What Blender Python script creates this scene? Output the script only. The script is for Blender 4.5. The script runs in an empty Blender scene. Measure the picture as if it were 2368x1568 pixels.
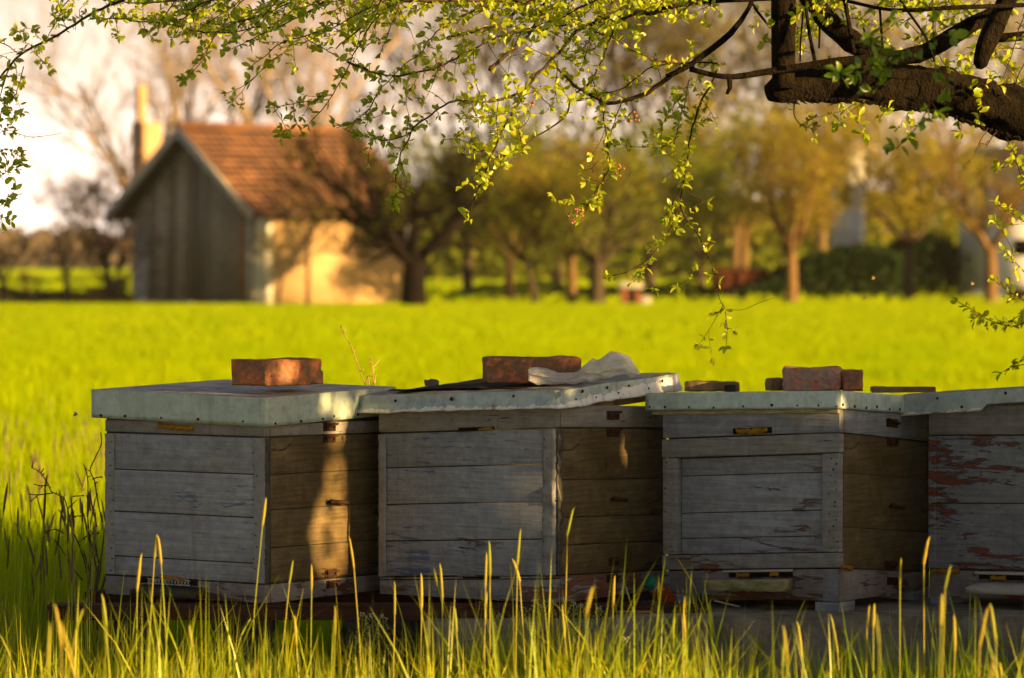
import bpy, bmesh, math, random
import numpy as np
from mathutils import Vector, Matrix, noise as mn
random.seed(7); rng = np.random.default_rng(7)
sc = bpy.context.scene
COL = sc.collection
# ---------------------------------------------------------------- camera maths (points are laid out in real metres)
F = 8876.0; CX = 1183.5; CY = 784.0; H = 1.15
PIT = math.atan(184/F)
CAM = Vector((0, 0, H)); FW = Vector((0, math.cos(PIT), -math.sin(PIT))); UP = Vector((0, math.sin(PIT), math.cos(PIT)))
def P(px, py, D):
    d = FW + Vector((1, 0, 0))*((px-CX)/F) - UP*((py-CY)/F)
    return CAM + d*(D/d.y)
def GX(px, D): return P(px, 700, D).x
def mpp(D): return D/F
SUN = Vector((0.875, -0.484, 0)).normalized(); SEL = math.radians(11)
SUNV = Vector((SUN.x*math.cos(SEL), SUN.y*math.cos(SEL), math.sin(SEL)))
# ---------------------------------------------------------------- object helpers
def tag(o, label=None, cat=None, group=None, kind=None):
    if label: o['label'] = label
    if cat: o['category'] = cat
    if group: o['group'] = group
    if kind: o['kind'] = kind
    return o
def empty(name, loc, label, cat, group=None, rz=0):
    o = bpy.data.objects.new(name, None); COL.objects.link(o); o.location = loc; o.rotation_euler = (0, 0, rz)
    o.empty_display_size = .1
    return tag(o, label, cat, group)
class MB:
    def __init__(s): s.v = []; s.f = []; s.arr = []
    def add(s, vs, fs):
        n = len(s.v); s.v.extend([tuple(q) for q in vs]); s.f.extend([tuple(i+n for i in q) for q in fs])
    def box(s, x0, x1, y0, y1, z0, z1, T=None, rot=None):
        vs = [Vector((x, y, z)) for x in (x0, x1) for y in (y0, y1) for z in (z0, z1)]
        if rot is not None:
            c = Vector(((x0+x1)/2, (y0+y1)/2, (z0+z1)/2)); vs = [c + rot @ (q-c) for q in vs]
        if T: vs = [T(q) for q in vs]
        s.add(vs, [(0,1,3,2),(4,6,7,5),(0,4,5,1),(2,3,7,6),(0,2,6,4),(1,5,7,3)])
    def tube(s, pts, rad, n=6, cap=True, disp=0, dscale=8, T=None):
        pts = [Vector(p) for p in pts]; m = len(pts)
        if m < 2: return
        t = (pts[1]-pts[0]).normalized(); a = t.orthogonal().normalized()
        vs = []
        for i in range(m):
            t = (pts[min(i+1, m-1)]-pts[max(i-1, 0)])
            if t.length < 1e-9: t = Vector((0, 0, 1))
            t.normalize(); a = (a - t*a.dot(t))
            if a.length < 1e-6: a = t.orthogonal()
            a.normalize(); b = t.cross(a); r = rad[i] if hasattr(rad, '__len__') else rad
            for k in range(n):
                an = 2*math.pi*k/n; q = a*math.cos(an)+b*math.sin(an)
                rr = r
                if disp:
                    p0 = (pts[i]+q*r)*dscale
                    rr = r*(1+disp*(mn.noise(p0)+.6*mn.noise(p0*2.3)+.5*mn.noise(p0*5)))
                vs.append(pts[i]+q*rr)
        fs = [(i*n+k, i*n+(k+1) % n, (i+1)*n+(k+1) % n, (i+1)*n+k) for i in range(m-1) for k in range(n)]
        if cap: fs += [tuple(range(n-1, -1, -1)), tuple(range((m-1)*n, m*n))]
        if T: vs = [T(q) for q in vs]
        s.add(vs, fs)
    def np_add(s, V, Fc):   # V (N,k,3), Fc template faces (quads or tris, -1 padded)
        s.arr.append((np.asarray(V, dtype=np.float32), Fc))
    def build(s, name, mat, parent=None, smooth=False, origin=None, bevel=0):
        me = bpy.data.meshes.new(name)
        V = [np.array(s.v, dtype=np.float32).reshape(-1, 3)] if s.v else []
        loops = []; tot = []; off = len(s.v)
        if s.f:
            loops.append(np.fromiter((i for q in s.f for i in q), dtype=np.int64)); tot.append(np.array([len(q) for q in s.f]))
        for (A, Fc) in s.arr:
            N, k, _ = A.shape
            if N == 0: continue
            V.append(A.reshape(-1, 3)); base = off + np.arange(N)*k
            fl = np.concatenate([np.array(q) for q in Fc]); fl_t = np.array([len(q) for q in Fc])
            loops.append((base[:, None]+fl[None, :]).ravel()); tot.append(np.tile(fl_t, N)); off += N*k
        V = np.concatenate(V); loops = np.concatenate(loops).astype(np.int32); tot = np.concatenate(tot).astype(np.int32)
        o0 = Vector(origin) if origin is not None else Vector((0, 0, 0))
        V = V - np.array(o0, dtype=np.float32)
        me.vertices.add(len(V)); me.vertices.foreach_set('co', V.ravel())
        me.loops.add(len(loops)); me.loops.foreach_set('vertex_index', loops)
        me.polygons.add(len(tot)); st = np.zeros(len(tot), dtype=np.int32); st[1:] = np.cumsum(tot)[:-1]
        me.polygons.foreach_set('loop_start', st); me.polygons.foreach_set('loop_total', tot)
        if smooth: me.polygons.foreach_set('use_smooth', np.ones(len(tot), dtype=bool))
        me.update(calc_edges=True); me.validate()
        me.materials.append(mat)
        o = bpy.data.objects.new(name, me); COL.objects.link(o)
        if parent is not None: o.parent = parent
        else: o.location = o0
        if bevel:
            b = o.modifiers.new('Bevel', 'BEVEL'); b.width = bevel; b.segments = 2; b.limit_method = 'ANGLE'
        return o
def smoothpath(pts, step):
    pts = [Vector(p) for p in pts]
    if len(pts) < 3:
        n = max(2, int((pts[-1]-pts[0]).length/step)+1)
        return [pts[0].lerp(pts[-1], i/(n-1)) for i in range(n)]
    P0 = [pts[0]*2-pts[1]]+pts+[pts[-1]*2-pts[-2]]; out = []
    for i in range(1, len(P0)-2):
        a, b, c, d = P0[i-1:i+3]; n = max(1, int((c-b).length/step))
        for k in range(n):
            t = k/n
            out.append(.5*((2*b)+(c-a)*t+(2*a-5*b+4*c-d)*t*t+(3*b-a-3*c+d)*t**3))
    out.append(pts[-1]); return out
# ---------------------------------------------------------------- material helpers
def newmat(name):
    m = bpy.data.materials.new(name); m.use_nodes = True; nt = m.node_tree
    for n in list(nt.nodes): nt.nodes.remove(n)
    out = nt.nodes.new('ShaderNodeOutputMaterial'); return m, nt, out
def nd(nt, t, **k):
    n = nt.nodes.new('ShaderNode'+t)
    for a, b in k.items(): setattr(n, a, b)
    return n
def inp(nt, sock, v):
    if isinstance(v, bpy.types.NodeSocket): nt.links.new(v, sock)
    elif isinstance(v, (tuple, list)) and len(v) == 3 and len(sock.default_value) == 4: sock.default_value = (*v, 1)
    else: sock.default_value = v
def coord(nt, kind='Object', scale=(1, 1, 1), loc=(0, 0, 0)):
    tc = nd(nt, 'TexCoord'); mp = nd(nt, 'Mapping'); nt.links.new(tc.outputs[kind], mp.inputs[0])
    mp.inputs['Scale'].default_value = scale; mp.inputs['Location'].default_value = loc
    return mp.outputs[0]
def noi(nt, vec, scale=5, detail=4, rough=.55, dist=0):
    n = nd(nt, 'TexNoise'); nt.links.new(vec, n.inputs['Vector'])
    n.inputs['Scale'].default_value = scale; n.inputs['Detail'].default_value = detail
    n.inputs['Roughness'].default_value = rough; n.inputs['Distortion'].default_value = dist
    return n.outputs['Fac']
def ramp(nt, fac, *stops):
    r = nd(nt, 'ValToRGB'); inp(nt, r.inputs[0], fac); e = r.color_ramp.elements
    while len(e) < len(stops): e.new(.5)
    for i, (p, c) in enumerate(stops):
        e[i].position = p; e[i].color = (c, c, c, 1) if not isinstance(c, tuple) else (*c, 1)
    return r.outputs[0]
def mix(nt, f, a, b, mode='MIX'):
    m = nd(nt, 'Mix', data_type='RGBA', blend_type=mode)
    inp(nt, m.inputs[0], f); inp(nt, m.inputs[6], a); inp(nt, m.inputs[7], b); return m.outputs[2]
def mth(nt, op, a, b=0.0):
    m = nd(nt, 'Math', operation=op); inp(nt, m.inputs[0], a); inp(nt, m.inputs[1], b); return m.outputs[0]
def bump(nt, h, s=.3, d=.002, nrm=None):
    b = nd(nt, 'Bump'); inp(nt, b.inputs['Height'], h); b.inputs['Strength'].default_value = s; b.inputs['Distance'].default_value = d
    if nrm is not None: nt.links.new(nrm, b.inputs['Normal'])
    return b.outputs[0]
def prin(nt, out, col, rough=.7, metal=0, nrm=None, spec=.4, **k):
    p = nd(nt, 'BsdfPrincipled'); inp(nt, p.inputs['Base Color'], col); inp(nt, p.inputs['Roughness'], rough)
    inp(nt, p.inputs['Metallic'], metal); p.inputs['Specular IOR Level'].default_value = spec
    if nrm is not None: nt.links.new(nrm, p.inputs['Normal'])
    for a, b in k.items(): inp(nt, p.inputs[a], b)
    nt.links.new(p.outputs[0], out.inputs[0]); return p
def island(nt): return nd(nt, 'NewGeometry').outputs['Random Per Island']

def painted(name, paint=(.20, .20, .20), under=(.10, .035, .018), peel=.3, blue=0.0, seed=0, dirt=.35, grain=1.0):
    m, nt, out = newmat(name); L = (seed*3.1, seed*1.7, seed*.9)
    v = coord(nt, scale=(1, 1, 1), loc=L); vh = coord(nt, scale=(1, 1, 7), loc=L); vg = coord(nt, scale=(1.2, 1.2, 26), loc=L)
    isl = island(nt)
    isv = ramp(nt, isl, (0, .84), (1, 1.12))
    low = noi(nt, v, 6, 3); c = mix(nt, 1.0, paint, isv, 'MULTIPLY')
    c = mix(nt, ramp(nt, noi(nt, v, 17, 5, .7), (.45, 0.0), (.75, dirt)), c, (paint[0]*1.25, paint[1]*1.2, paint[2]*1.12)); c = mix(nt, ramp(nt, low, (.35, 0.0), (.7, dirt)), c, (paint[0]*.62, paint[1]*.54, paint[2]*.42))
    g = noi(nt, vg, 5, 5, .6); gm = ramp(nt, g, (.34, .66), (.66, 1.2)); c = mix(nt, .55*grain, c, gm, 'MULTIPLY'); c = mix(nt, 1.0, c, ramp(nt, noi(nt, v, 34, 6, .75), (.36, .82), (.64, 1.13)), 'MULTIPLY')
    # dark drip/dust near plank joints and small scratches
    st = noi(nt, coord(nt, scale=(1, 1, 16), loc=L), 8, 6, .7); c = mix(nt, ramp(nt, st, (.585, 0.0), (.64, .65)), c, (paint[0]*.5, paint[1]*.44, paint[2]*.36))
    dr = noi(nt, coord(nt, scale=(22, 22, 1.6), loc=L), 2.2, 5, .65); c = mix(nt, ramp(nt, dr, (.58, 0.0), (.72, .5)), c, (paint[0]*.55, paint[1]*.47, paint[2]*.36))
    if blue > 0:
        bn = mth(nt, 'ADD', mth(nt, 'MULTIPLY', noi(nt, vh, 9, 7, .7), .6), mth(nt, 'MULTIPLY', noi(nt, v, 3.2, 2), .4))
        c = mix(nt, ramp(nt, bn, (.60-blue*.1, 0.0), (.615-blue*.1, .7)), c, (.05, .10, .26))
    pn = mth(nt, 'ADD', mth(nt, 'MULTIPLY', noi(nt, vh, 7, 8, .75, .4), .55), mth(nt, 'MULTIPLY', noi(nt, v, 2.6, 2), .45))
    th = .66-peel*.24
    pm = ramp(nt, pn, (th, 0.0), (th+.012, 1.0))
    uc = mix(nt, g, (under[0]*.6, under[1]*.6, under[2]*.6), (under[0]*1.5, under[1]*1.6, under[2]*1.7))
    c = mix(nt, pm, c, uc)
    hgt = mth(nt, 'SUBTRACT', mth(nt, 'MULTIPLY', g, .5*grain), pm)
    n1 = bump(nt, hgt, 1.0, .0035)
    sp = noi(nt, v, 260, 2); n2 = bump(nt, sp, .25, .001, n1)
    prin(nt, out, c, .62, nrm=n2, spec=.3); return m
def metalsheet(name, col, flake=None, rust=0.0, top=None, metal=.25, seed=0, z0=0):
    m, nt, out = newmat(name); v = coord(nt, loc=(seed, seed*2, seed*.5))
    a = noi(nt, v, 9, 5, .6); b = noi(nt, v, 45, 4, .6)
    c = mix(nt, a, tuple(q*.68 for q in col), tuple(q*1.22 for q in col)); c = mix(nt, ramp(nt, b, (.35, .75), (.65, 1.1)), (0, 0, 0), c)
    if flake is not None:   # pale bare band along the lower edge where paint has flaked
        sep = nd(nt, 'SeparateXYZ'); tc = nd(nt, 'TexCoord'); nt.links.new(tc.outputs['Object'], sep.inputs[0])
        zs_ = mth(nt, 'SUBTRACT', mth(nt, 'SUBTRACT', sep.outputs[2], mth(nt, 'MULTIPLY', sep.outputs[0], flake[1])), mth(nt, 'MULTIPLY', sep.outputs[1], flake[2])); flake = flake[0]
        zn = mth(nt, 'ADD', zs_, mth(nt, 'MULTIPLY', mth(nt, 'SUBTRACT', noi(nt, coord(nt, scale=(1, 1, .2)), 22, 6, .7), .5), .045))
        c = mix(nt, ramp(nt, mth(nt, 'MULTIPLY', mth(nt, 'SUBTRACT', zn, flake-.02), 25), (.49, 1.0), (.53, 0.0)), c, (.93, .95, .96))
    dr = noi(nt, coord(nt, scale=(24, 24, 1.6), loc=(seed, 0, 0)), 2, 5, .65); c = mix(nt, ramp(nt, dr, (.52, 0.0), (.70, .55)), c, tuple(q*.5 for q in col))
    if rust: c = mix(nt, ramp(nt, noi(nt, v, 14, 6, .7), (.62, 0.0), (.70, rust)), c, (.10, .045, .02))
    if top: 
        gm = nd(nt, 'NewGeometry'); sp = nd(nt, 'SeparateXYZ'); nt.links.new(gm.outputs['Normal'], sp.inputs[0])
        tn = mix(nt, ramp(nt, noi(nt, v, 12, 7, .7), (.45, 0.0), (.56, 1.0)), top, tuple(q*.55 for q in top))
        c = mix(nt, ramp(nt, sp.outputs[2], (.6, 0.0), (.8, 1.0)), c, tn)
    prin(nt, out, c, ramp(nt, b, (.3, .38), (.7, .62)), metal, bump(nt, mth(nt, 'ADD', a, mth(nt, 'MULTIPLY', b, .4)), .5, .004)); return m
def simple(name, c1, c2, scale=8, rough=.75, bstr=.4, bd=.003, kind='Object', sc3=(1, 1, 1), metal=0, lo=.35, hi=.65, fine=0):
    m, nt, out = newmat(name); v = coord(nt, kind, sc3); a = noi(nt, v, scale, 7, .65)
    c = mix(nt, ramp(nt, a, (lo, 0.0), (hi, 1.0)), c1, c2)
    h = a
    if fine: h = mth(nt, 'ADD', a, mth(nt, 'MULTIPLY', noi(nt, v, fine, 4), .5))
    prin(nt, out, c, rough, metal, bump(nt, h, bstr, bd), spec=.4 if metal else .12); return m
def leafmat(name, a, b, ta, tb, tmix=.45, rough=.5, gloss=.06, nscale=None):
    m, nt, out = newmat(name); r = island(nt)
    if nscale: r = mth(nt, 'ADD', mth(nt, 'MULTIPLY', r, .5), mth(nt, 'MULTIPLY', ramp(nt, noi(nt, coord(nt), nscale, 4, .6), (.35, 0.0), (.65, 1.0)), .5))
    ca = mix(nt, r, a, b); ct = mix(nt, r, ta, tb)
    d = nd(nt, 'BsdfDiffuse'); nt.links.new(ca, d.inputs[0]); t = nd(nt, 'BsdfTranslucent'); nt.links.new(ct, t.inputs[0])
    ms = nd(nt, 'MixShader'); ms.inputs[0].default_value = tmix; nt.links.new(d.outputs[0], ms.inputs[1]); nt.links.new(t.outputs[0], ms.inputs[2])
    g = nd(nt, 'BsdfGlossy'); g.inputs['Roughness'].default_value = rough; g.inputs[0].default_value = (.9, .9, .8, 1)
    m2 = nd(nt, 'MixShader'); m2.inputs[0].default_value = gloss; nt.links.new(ms.outputs[0], m2.inputs[1]); nt.links.new(g.outputs[0], m2.inputs[2])
    nt.links.new(m2.outputs[0], out.inputs[0]); return m

M = {}
M['wood1'] = painted('paint_one', (0.326, 0.358, 0.417), (0.196, 0.138, 0.097), .16, .38, 1)
M['wood2'] = painted('paint_two', (0.305, 0.351, 0.417), (0.184, 0.097, 0.065), .10, .42, 2)
M['wood2b'] = painted('paint_two_base', (0.302, 0.319, 0.327), (0.196, 0.083, 0.054), .58, 0, 5)
M['wood3'] = painted('paint_three', (0.312, 0.348, 0.424), (0.218, 0.105, 0.073), .36, 0, 3, grain=1.25)
M['wood3f'] = painted('paint_frame', (.31, .325, .34), (.20, .09, .055), .34, 0, 3.6, grain=1.25)
M['wood4'] = painted('paint_four', (0.261, 0.292, 0.345), (0.196, 0.061, 0.037), .50, 0, 4)
M['rim'] = painted('paint_rim', (0.284, 0.277, 0.275), (0.162, 0.060, 0.037), .42, 0, 6)
M['base'] = painted('paint_base', (0.252, 0.235, 0.243), (0.150, 0.051, 0.032), .42, 0, 7)
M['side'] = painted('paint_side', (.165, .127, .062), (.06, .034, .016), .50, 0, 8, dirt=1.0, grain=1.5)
M['zinc1'] = metalsheet('zinc_sheet', (0.549, 0.676, 0.634), top=(.55, .50, .46), seed=1)
M['zinc2'] = metalsheet('zinc_flaked', (0.532, 0.659, 0.666), flake=(.4965, .04, .10), rust=.6, top=(.42, .38, .34), seed=2)
M['zinc3'] = metalsheet('zinc_pale', (0.666, 0.845, 0.841), rust=.2, top=(.5, .48, .44), seed=3)
M['zinc4'] = metalsheet('zinc_torn', (0.499, 0.608, 0.619), flake=(.5035, .074, .0), rust=.5, top=(.45, .42, .38), seed=4)
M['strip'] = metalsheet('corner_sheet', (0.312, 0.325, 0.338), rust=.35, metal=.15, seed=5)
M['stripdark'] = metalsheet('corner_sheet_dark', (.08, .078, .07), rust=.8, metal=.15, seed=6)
M['rust'] = simple('rusty_iron', (.035, .022, .016), (.09, .04, .022), 30, .8, .5, .002)
M['nail'] = simple('nail_rust', (.03, .014, .008), (.08, .035, .018), 60, .8)
M['slot'] = simple('dark_slot', (.012, .01, .008), (.02, .016, .012), 20, .9)
M['foam'] = simple('yellow_foam', (.45, .24, .02), (.28, .14, .012), 40, .9, .8, .004)
M['silver'] = simple('perforated_zinc', (.5, .5, .5), (.32, .32, .32), 25, .35, .3, .001, metal=.7)
M['mossy'] = simple('mossy_board', (.17, .19, .06), (.50, .44, .30), 14, .9, .9, .004, sc3=(1, 1, 3), fine=90)
M['greyboard'] = simple('grey_board', (.38, .37, .34), (.58, .56, .52), 10, .85, .7, .003, sc3=(1, 1, 6), fine=80)
M['darkwood'] = simple('dark_underboard', (.035, .035, .025), (.085, .08, .05), 20, .9, .6, .003)
M['freshwood'] = simple('fresh_wood', (.42, .24, .09), (.30, .16, .06), 12, .8)
M['felt'] = simple('roofing_felt', (.02, .018, .016), (.06, .05, .04), 20, .9)
M['lead'] = simple('crumpled_lead', (.05, .048, .045), (.16, .155, .15), 40, .5, .9, .006, metal=.4)
M['beam'] = simple('steel_beam_paint', (.045, .022, .016), (.09, .042, .03), 9, .7, .4, .002, fine=60)
M['concrete'] = simple('old_concrete', (.13, .115, .085), (.34, .30, .23), 9, .95, .9, .008, fine=70)
M['stone'] = simple('weathered_block', (.04, .04, .03), (.20, .17, .13), 12, .95, .9, .01, fine=60)
def brickmat(name, a, b, dirtc, lo, hi, seed=0):
    m, nt, out = newmat(name); v = coord(nt, loc=(seed, seed, seed))
    n1 = noi(nt, v, 9, 6, .65); n2 = noi(nt, v, 70, 4, .7)
    c = mix(nt, n2, a, b); c = mix(nt, ramp(nt, noi(nt, v, 26, 6, .7), (lo+.05, 0.0), (hi-.02, .85)), c, dirtc); c = mix(nt, 1.0, c, ramp(nt, n2, (.3, .7), (.7, 1.25)), 'MULTIPLY')
    sep = nd(nt, 'SeparateXYZ'); tc = nd(nt, 'TexCoord'); nt.links.new(tc.outputs['Object'], sep.inputs[0])
    mz = mth(nt, 'ADD', mth(nt, 'MULTIPLY', sep.outputs[2], 12), mth(nt, 'MULTIPLY', n1, .9))
    c = mix(nt, ramp(nt, mz, (.40, .8), (.52, 0.0)), c, (.045, .04, .012))
    prin(nt, out, c, .92, 0, bump(nt, mth(nt, 'ADD', n1, mth(nt, 'MULTIPLY', n2, .4)), .8, .004), spec=.2); return m
M['brick1'] = brickmat('red_brick', (0.442, 0.143, 0.058), (0.572, 0.234, 0.117), (0.208, 0.143, 0.091), .40, .60, 1)
M['brick2'] = brickmat('mortared_brick', (0.442, 0.143, 0.072), (0.520, 0.208, 0.111), (0.182, 0.124, 0.078), .36, .50, 2.3)
M['brick3'] = brickmat('pink_brick', (0.494, 0.195, 0.117), (0.520, 0.260, 0.182), (0.364, 0.286, 0.247), .38, .55, 3.1)
M['tan'] = simple('tan_stone', (.40, .27, .13), (.16, .13, .07), 16, .95, .8, .006, fine=80)
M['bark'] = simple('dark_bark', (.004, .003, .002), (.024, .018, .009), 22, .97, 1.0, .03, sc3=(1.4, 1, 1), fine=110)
M['twigbark'] = simple('twig_bark', (.03, .02, .013), (.07, .045, .028), 60, .8, .5, .002)
M['redshoot'] = simple('red_shoot', (.14, .045, .04), (.19, .07, .055), 60, .6, .3, .001)
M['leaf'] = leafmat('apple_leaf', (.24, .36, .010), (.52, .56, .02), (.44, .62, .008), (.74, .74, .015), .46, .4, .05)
M['leafnear'] = leafmat('shaded_leaf', (.13, .24, .012), (.19, .30, .015), (.24, .42, .01), (.32, .48, .015), .4, .4, .05)  # darker copy of the apple leaf, shade put into its colour
M['bud'] = leafmat('pink_bud', (.5, .12, .08), (.55, .22, .14), (.5, .12, .06), (.5, .2, .1), .3)
M['grass'] = leafmat('meadow_blade', (.20, .38, .004), (.52, .50, .006), (.44, .66, .004), (.80, .74, .005), .45, .45, .04, 1.2)
M['field'] = leafmat('field_blade', (.20, .36, .001), (.40, .50, .001), (.48, .66, .001), (.62, .68, .001), .42, .6, .0, .35)
M['stem'] = leafmat('grass_stem', (.28, .38, .015), (.48, .42, .03), (.35, .42, .02), (.5, .45, .05), .35, .5, .04)
M['head'] = leafmat('grass_head', (.30, .38, .03), (.54, .44, .06), (.5, .54, .03), (.62, .52, .06), .4, .6, .02)
M['headshade'] = leafmat('grass_head_shaded', (.10, .09, .045), (.24, .18, .08), (.1, .08, .04), (.2, .15, .05), .2, .6, .02)  # darker copy of the heads, their shade side put into the colour
M['cress'] = leafmat('cress_pod', (.16, .26, .06), (.28, .36, .12), (.2, .35, .05), (.3, .4, .1), .3)
M['white_floret'] = leafmat('cress_flower', (.5, .5, .38), (.6, .55, .4), (.4, .4, .3), (.5, .5, .3), .3)
M['soil'] = simple('field_ground', (.06, .10, .006), (.13, .17, .008), .8, .95, .3, .02)

# ---------------------------------------------------------------- world, sun, camera
w = bpy.data.worlds.new('World'); sc.world = w; w.use_nodes = True; nt = w.node_tree
bg = nt.nodes['Background']; sky = nt.nodes.new('ShaderNodeTexSky'); sky.sky_type = 'NISHITA'; sky.sun_disc = False
sky.sun_elevation = SEL; sky.sun_rotation = math.radians(119); sky.air_density = 1.0; sky.dust_density = 4.0; sky.ozone_density = .6
mx = nt.nodes.new('ShaderNodeMix'); mx.data_type = 'RGBA'; mx.blend_type = 'MULTIPLY'; mx.inputs[0].default_value = 1
nt.links.new(sky.outputs[0], mx.inputs[6]); mx.inputs[7].default_value = (.27, .275, .31, 1)
# milky haze of a spring evening low over the horizon: brightest at the horizon, gone by some twenty degrees up
tcw = nt.nodes.new('ShaderNodeTexCoord'); spw = nt.nodes.new('ShaderNodeSeparateXYZ'); nt.links.new(tcw.outputs['Generated'], spw.inputs[0])
rw = nt.nodes.new('ShaderNodeValToRGB'); nt.links.new(spw.outputs[2], rw.inputs[0]); rw.color_ramp.interpolation = 'EASE'
rw.color_ramp.elements[0].position = 0.0; rw.color_ramp.elements[0].color = (7.2, 5.7, 4.7, 1)
rw.color_ramp.elements[1].position = .13; rw.color_ramp.elements[1].color = (.0, .0, .0, 1)
ad = nt.nodes.new('ShaderNodeMix'); ad.data_type = 'RGBA'; ad.blend_type = 'ADD'; ad.inputs[0].default_value = 1
nt.links.new(mx.outputs[2], ad.inputs[6]); nt.links.new(rw.outputs[0], ad.inputs[7])
nt.links.new(ad.outputs[2], bg.inputs[0]); bg.inputs[1].default_value = .10
sl = bpy.data.lights.new('sun', 'SUN'); sl.energy = 5; sl.angle = math.radians(.6); sl.color = (1, .60, .21)
so = bpy.data.objects.new('sun', sl); COL.objects.link(so); so.rotation_euler = SUNV.to_track_quat('Z', 'Y').to_euler()
cd = bpy.data.cameras.new('camera'); co = bpy.data.objects.new('camera', cd); COL.objects.link(co); sc.camera = co
co.location = CAM; co.rotation_euler = (math.pi/2-PIT, 0, 0); cd.sensor_width = 36; cd.lens = 36*F/2367
cd.clip_end = 6000; cd.clip_start = .1
cd.dof.use_dof = True; cd.dof.focus_distance = 9.6; cd.dof.aperture_fstop = 5.3
sc.view_settings.view_transform = 'Standard'; sc.view_settings.look = 'None'; sc.view_settings.exposure = 1.55

# ---------------------------------------------------------------- ground
def sheet(name, x0, x1, y0, y1, z, mat, nx=1, ny=1, amp=0):
    b = MB(); vs = []; fs = []
    for j in range(ny+1):
        for i in range(nx+1):
            x = x0+(x1-x0)*i/nx; y = y0+(y1-y0)*j/ny
            vs.append((x, y, z+amp*mn.noise(Vector((x*.5, y*.5, 0)))))
    for j in range(ny):
        for i in range(nx):
            a = j*(nx+1)+i; fs.append((a, a+1, a+nx+2, a+nx+1))
    b.add(vs, fs); o = b.build(name, mat); return o
tag(sheet('ground', -1500, 1500, -60, 3500, 0, M['soil']), kind='structure')

# ---------------------------------------------------------------- blades of grass
def blades(D0, D1, dens, hmin, hmax, wd, halfw, mat_b, lean=.35, segs=3, excl=None):
    """rectangular strips that taper; halfw(D) = half width of the strip of field"""
    hw1 = halfw(D1); N = int((D1-D0)*2*hw1*dens)
    y = rng.uniform(D0, D1, N); x = rng.uniform(-hw1, hw1, N); k = np.abs(x) < halfw(y)
    if excl is not None: k &= ~excl(x, y)
    x = x[k]; y = y[k]; N = len(x)
    h = rng.uniform(hmin, hmax, N)*(1+.22*np.sin(x*1.7+2*np.sin(y*.9))+(.22*np.sin(x*7.3+1.5*np.sin(y*5.1))+.14*np.sin(x*17+y*11) if D1 < 12 else 0))
    an = rng.uniform(0, 2*np.pi, N); ln = rng.normal(0, lean, N)*h; wa = an+rng.uniform(-1, 1, N)+np.pi/2
    dx = np.cos(an)*ln; dy = np.sin(an)*ln; wx = np.cos(wa); wy = np.sin(wa)
    ww = wd*rng.uniform(.6, 1.4, N)
    rows = []
    for s_ in range(segs):
        t = s_/segs; q = ww*(1-t**1.6)*.5
        zz = h*(t-.12*t*t*np.abs(ln/h)*3)
        for sg in (-1, 1): rows.append(np.stack([x+dx*t**1.8+sg*wx*q, y+dy*t**1.8+sg*wy*q, zz], 1))
    rows.append(np.stack([x+dx, y+dy, h*(1-.36*np.abs(ln/h))], 1))
    V = np.stack(rows, 1); fc = [(2*i, 2*i+1, 2*i+3, 2*i+2) for i in range(segs-1)]+[(2*segs-2, 2*segs-1, 2*segs)]
    mat_b.np_add(V, fc)
fb = MB()
blades(10.6, 15, 2000, .16, .34, .006, lambda D: .17*D+.3, fb, .3)
blades(15, 26, 750, .14, .28, .0085, lambda D: .17*D+.5, fb, .3)
blades(26, 50, 330, .09, .17, .014, lambda D: .17*D+1, fb, .3, 2)
blades(50, 101, 110, .05, .11, .028, lambda D: .17*D+2, fb, .3, 2)
blades(101, 420, 3, .10, .22, .22, lambda D: .17*D+5, fb, .25, 2)
tag(fb.build('field_grass', M['field']), 'sunlit yellow green young grass filling the open field behind the beehives', 'grass', kind='stuff')

def tubes_np(b, paths, rads, n=3):
    """paths (N,k,3), rads (N,k): many thin tubes at once, n sides"""
    N, k, _ = paths.shape
    t = np.empty_like(paths); t[:, 1:-1] = paths[:, 2:]-paths[:, :-2]; t[:, 0] = paths[:, 1]-paths[:, 0]; t[:, -1] = paths[:, -1]-paths[:, -2]
    t /= np.linalg.norm(t, axis=2, keepdims=True)+1e-9
    ref = np.where(np.abs(t[:, :, 2:3]) < .9, np.array([0, 0, 1.0]), np.array([1.0, 0, 0]))
    a = np.cross(t, ref); a /= np.linalg.norm(a, axis=2, keepdims=True)+1e-9; c = np.cross(t, a)
    rings = [paths+(a*math.cos(2*math.pi*i/n)+c*math.sin(2*math.pi*i/n))*rads[:, :, None] for i in range(n)]
    V = np.stack(rings, 2).reshape(N, k*n, 3)
    fc = [(j*n+i, j*n+(i+1) % n, (j+1)*n+(i+1) % n, (j+1)*n+i) for j in range(k-1) for i in range(n)]
    b.np_add(V, fc)
def stalks(bs, bh, x, y, h, hl, hr, lean=.1, n=5):
    """foxtail stalks: thin stem + spindle head"""
    N = len(x); an = rng.uniform(0, 2*np.pi, N); ln = rng.normal(0, lean, N)*h
    dx = np.cos(an)*ln; dy = np.sin(an)*ln*.5
    def pt(t): return np.stack([x+dx*t**2, y+dy*t**2, h*t], 1)
    th = 1-hl/h
    sp = np.stack([pt(th*q) for q in (0, .35, .7, 1)], 1)
    tubes_np(bs, sp, np.stack([np.full(N, q) for q in (.0017, .0015, .0013, .0012)], 1), 3)
    hp = np.stack([pt(th+(1-th)*q) for q in (0, .12, .5, .85, 1)], 1)
    hp[:, :, 0] += (rng.normal(0, .004, N))[:, None]*np.array([0, 0, .6, 1.2, 1.8])
    hh = hr*rng.uniform(.7, 1.15, N)
    tubes_np(bh, hp, np.stack([hh*q for q in (.3, .85, 1, .7, .12)], 1), n)
def slab_excl(x, y): return (y > 9.25) & (y < 10.55) & (x > -1.25)
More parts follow.
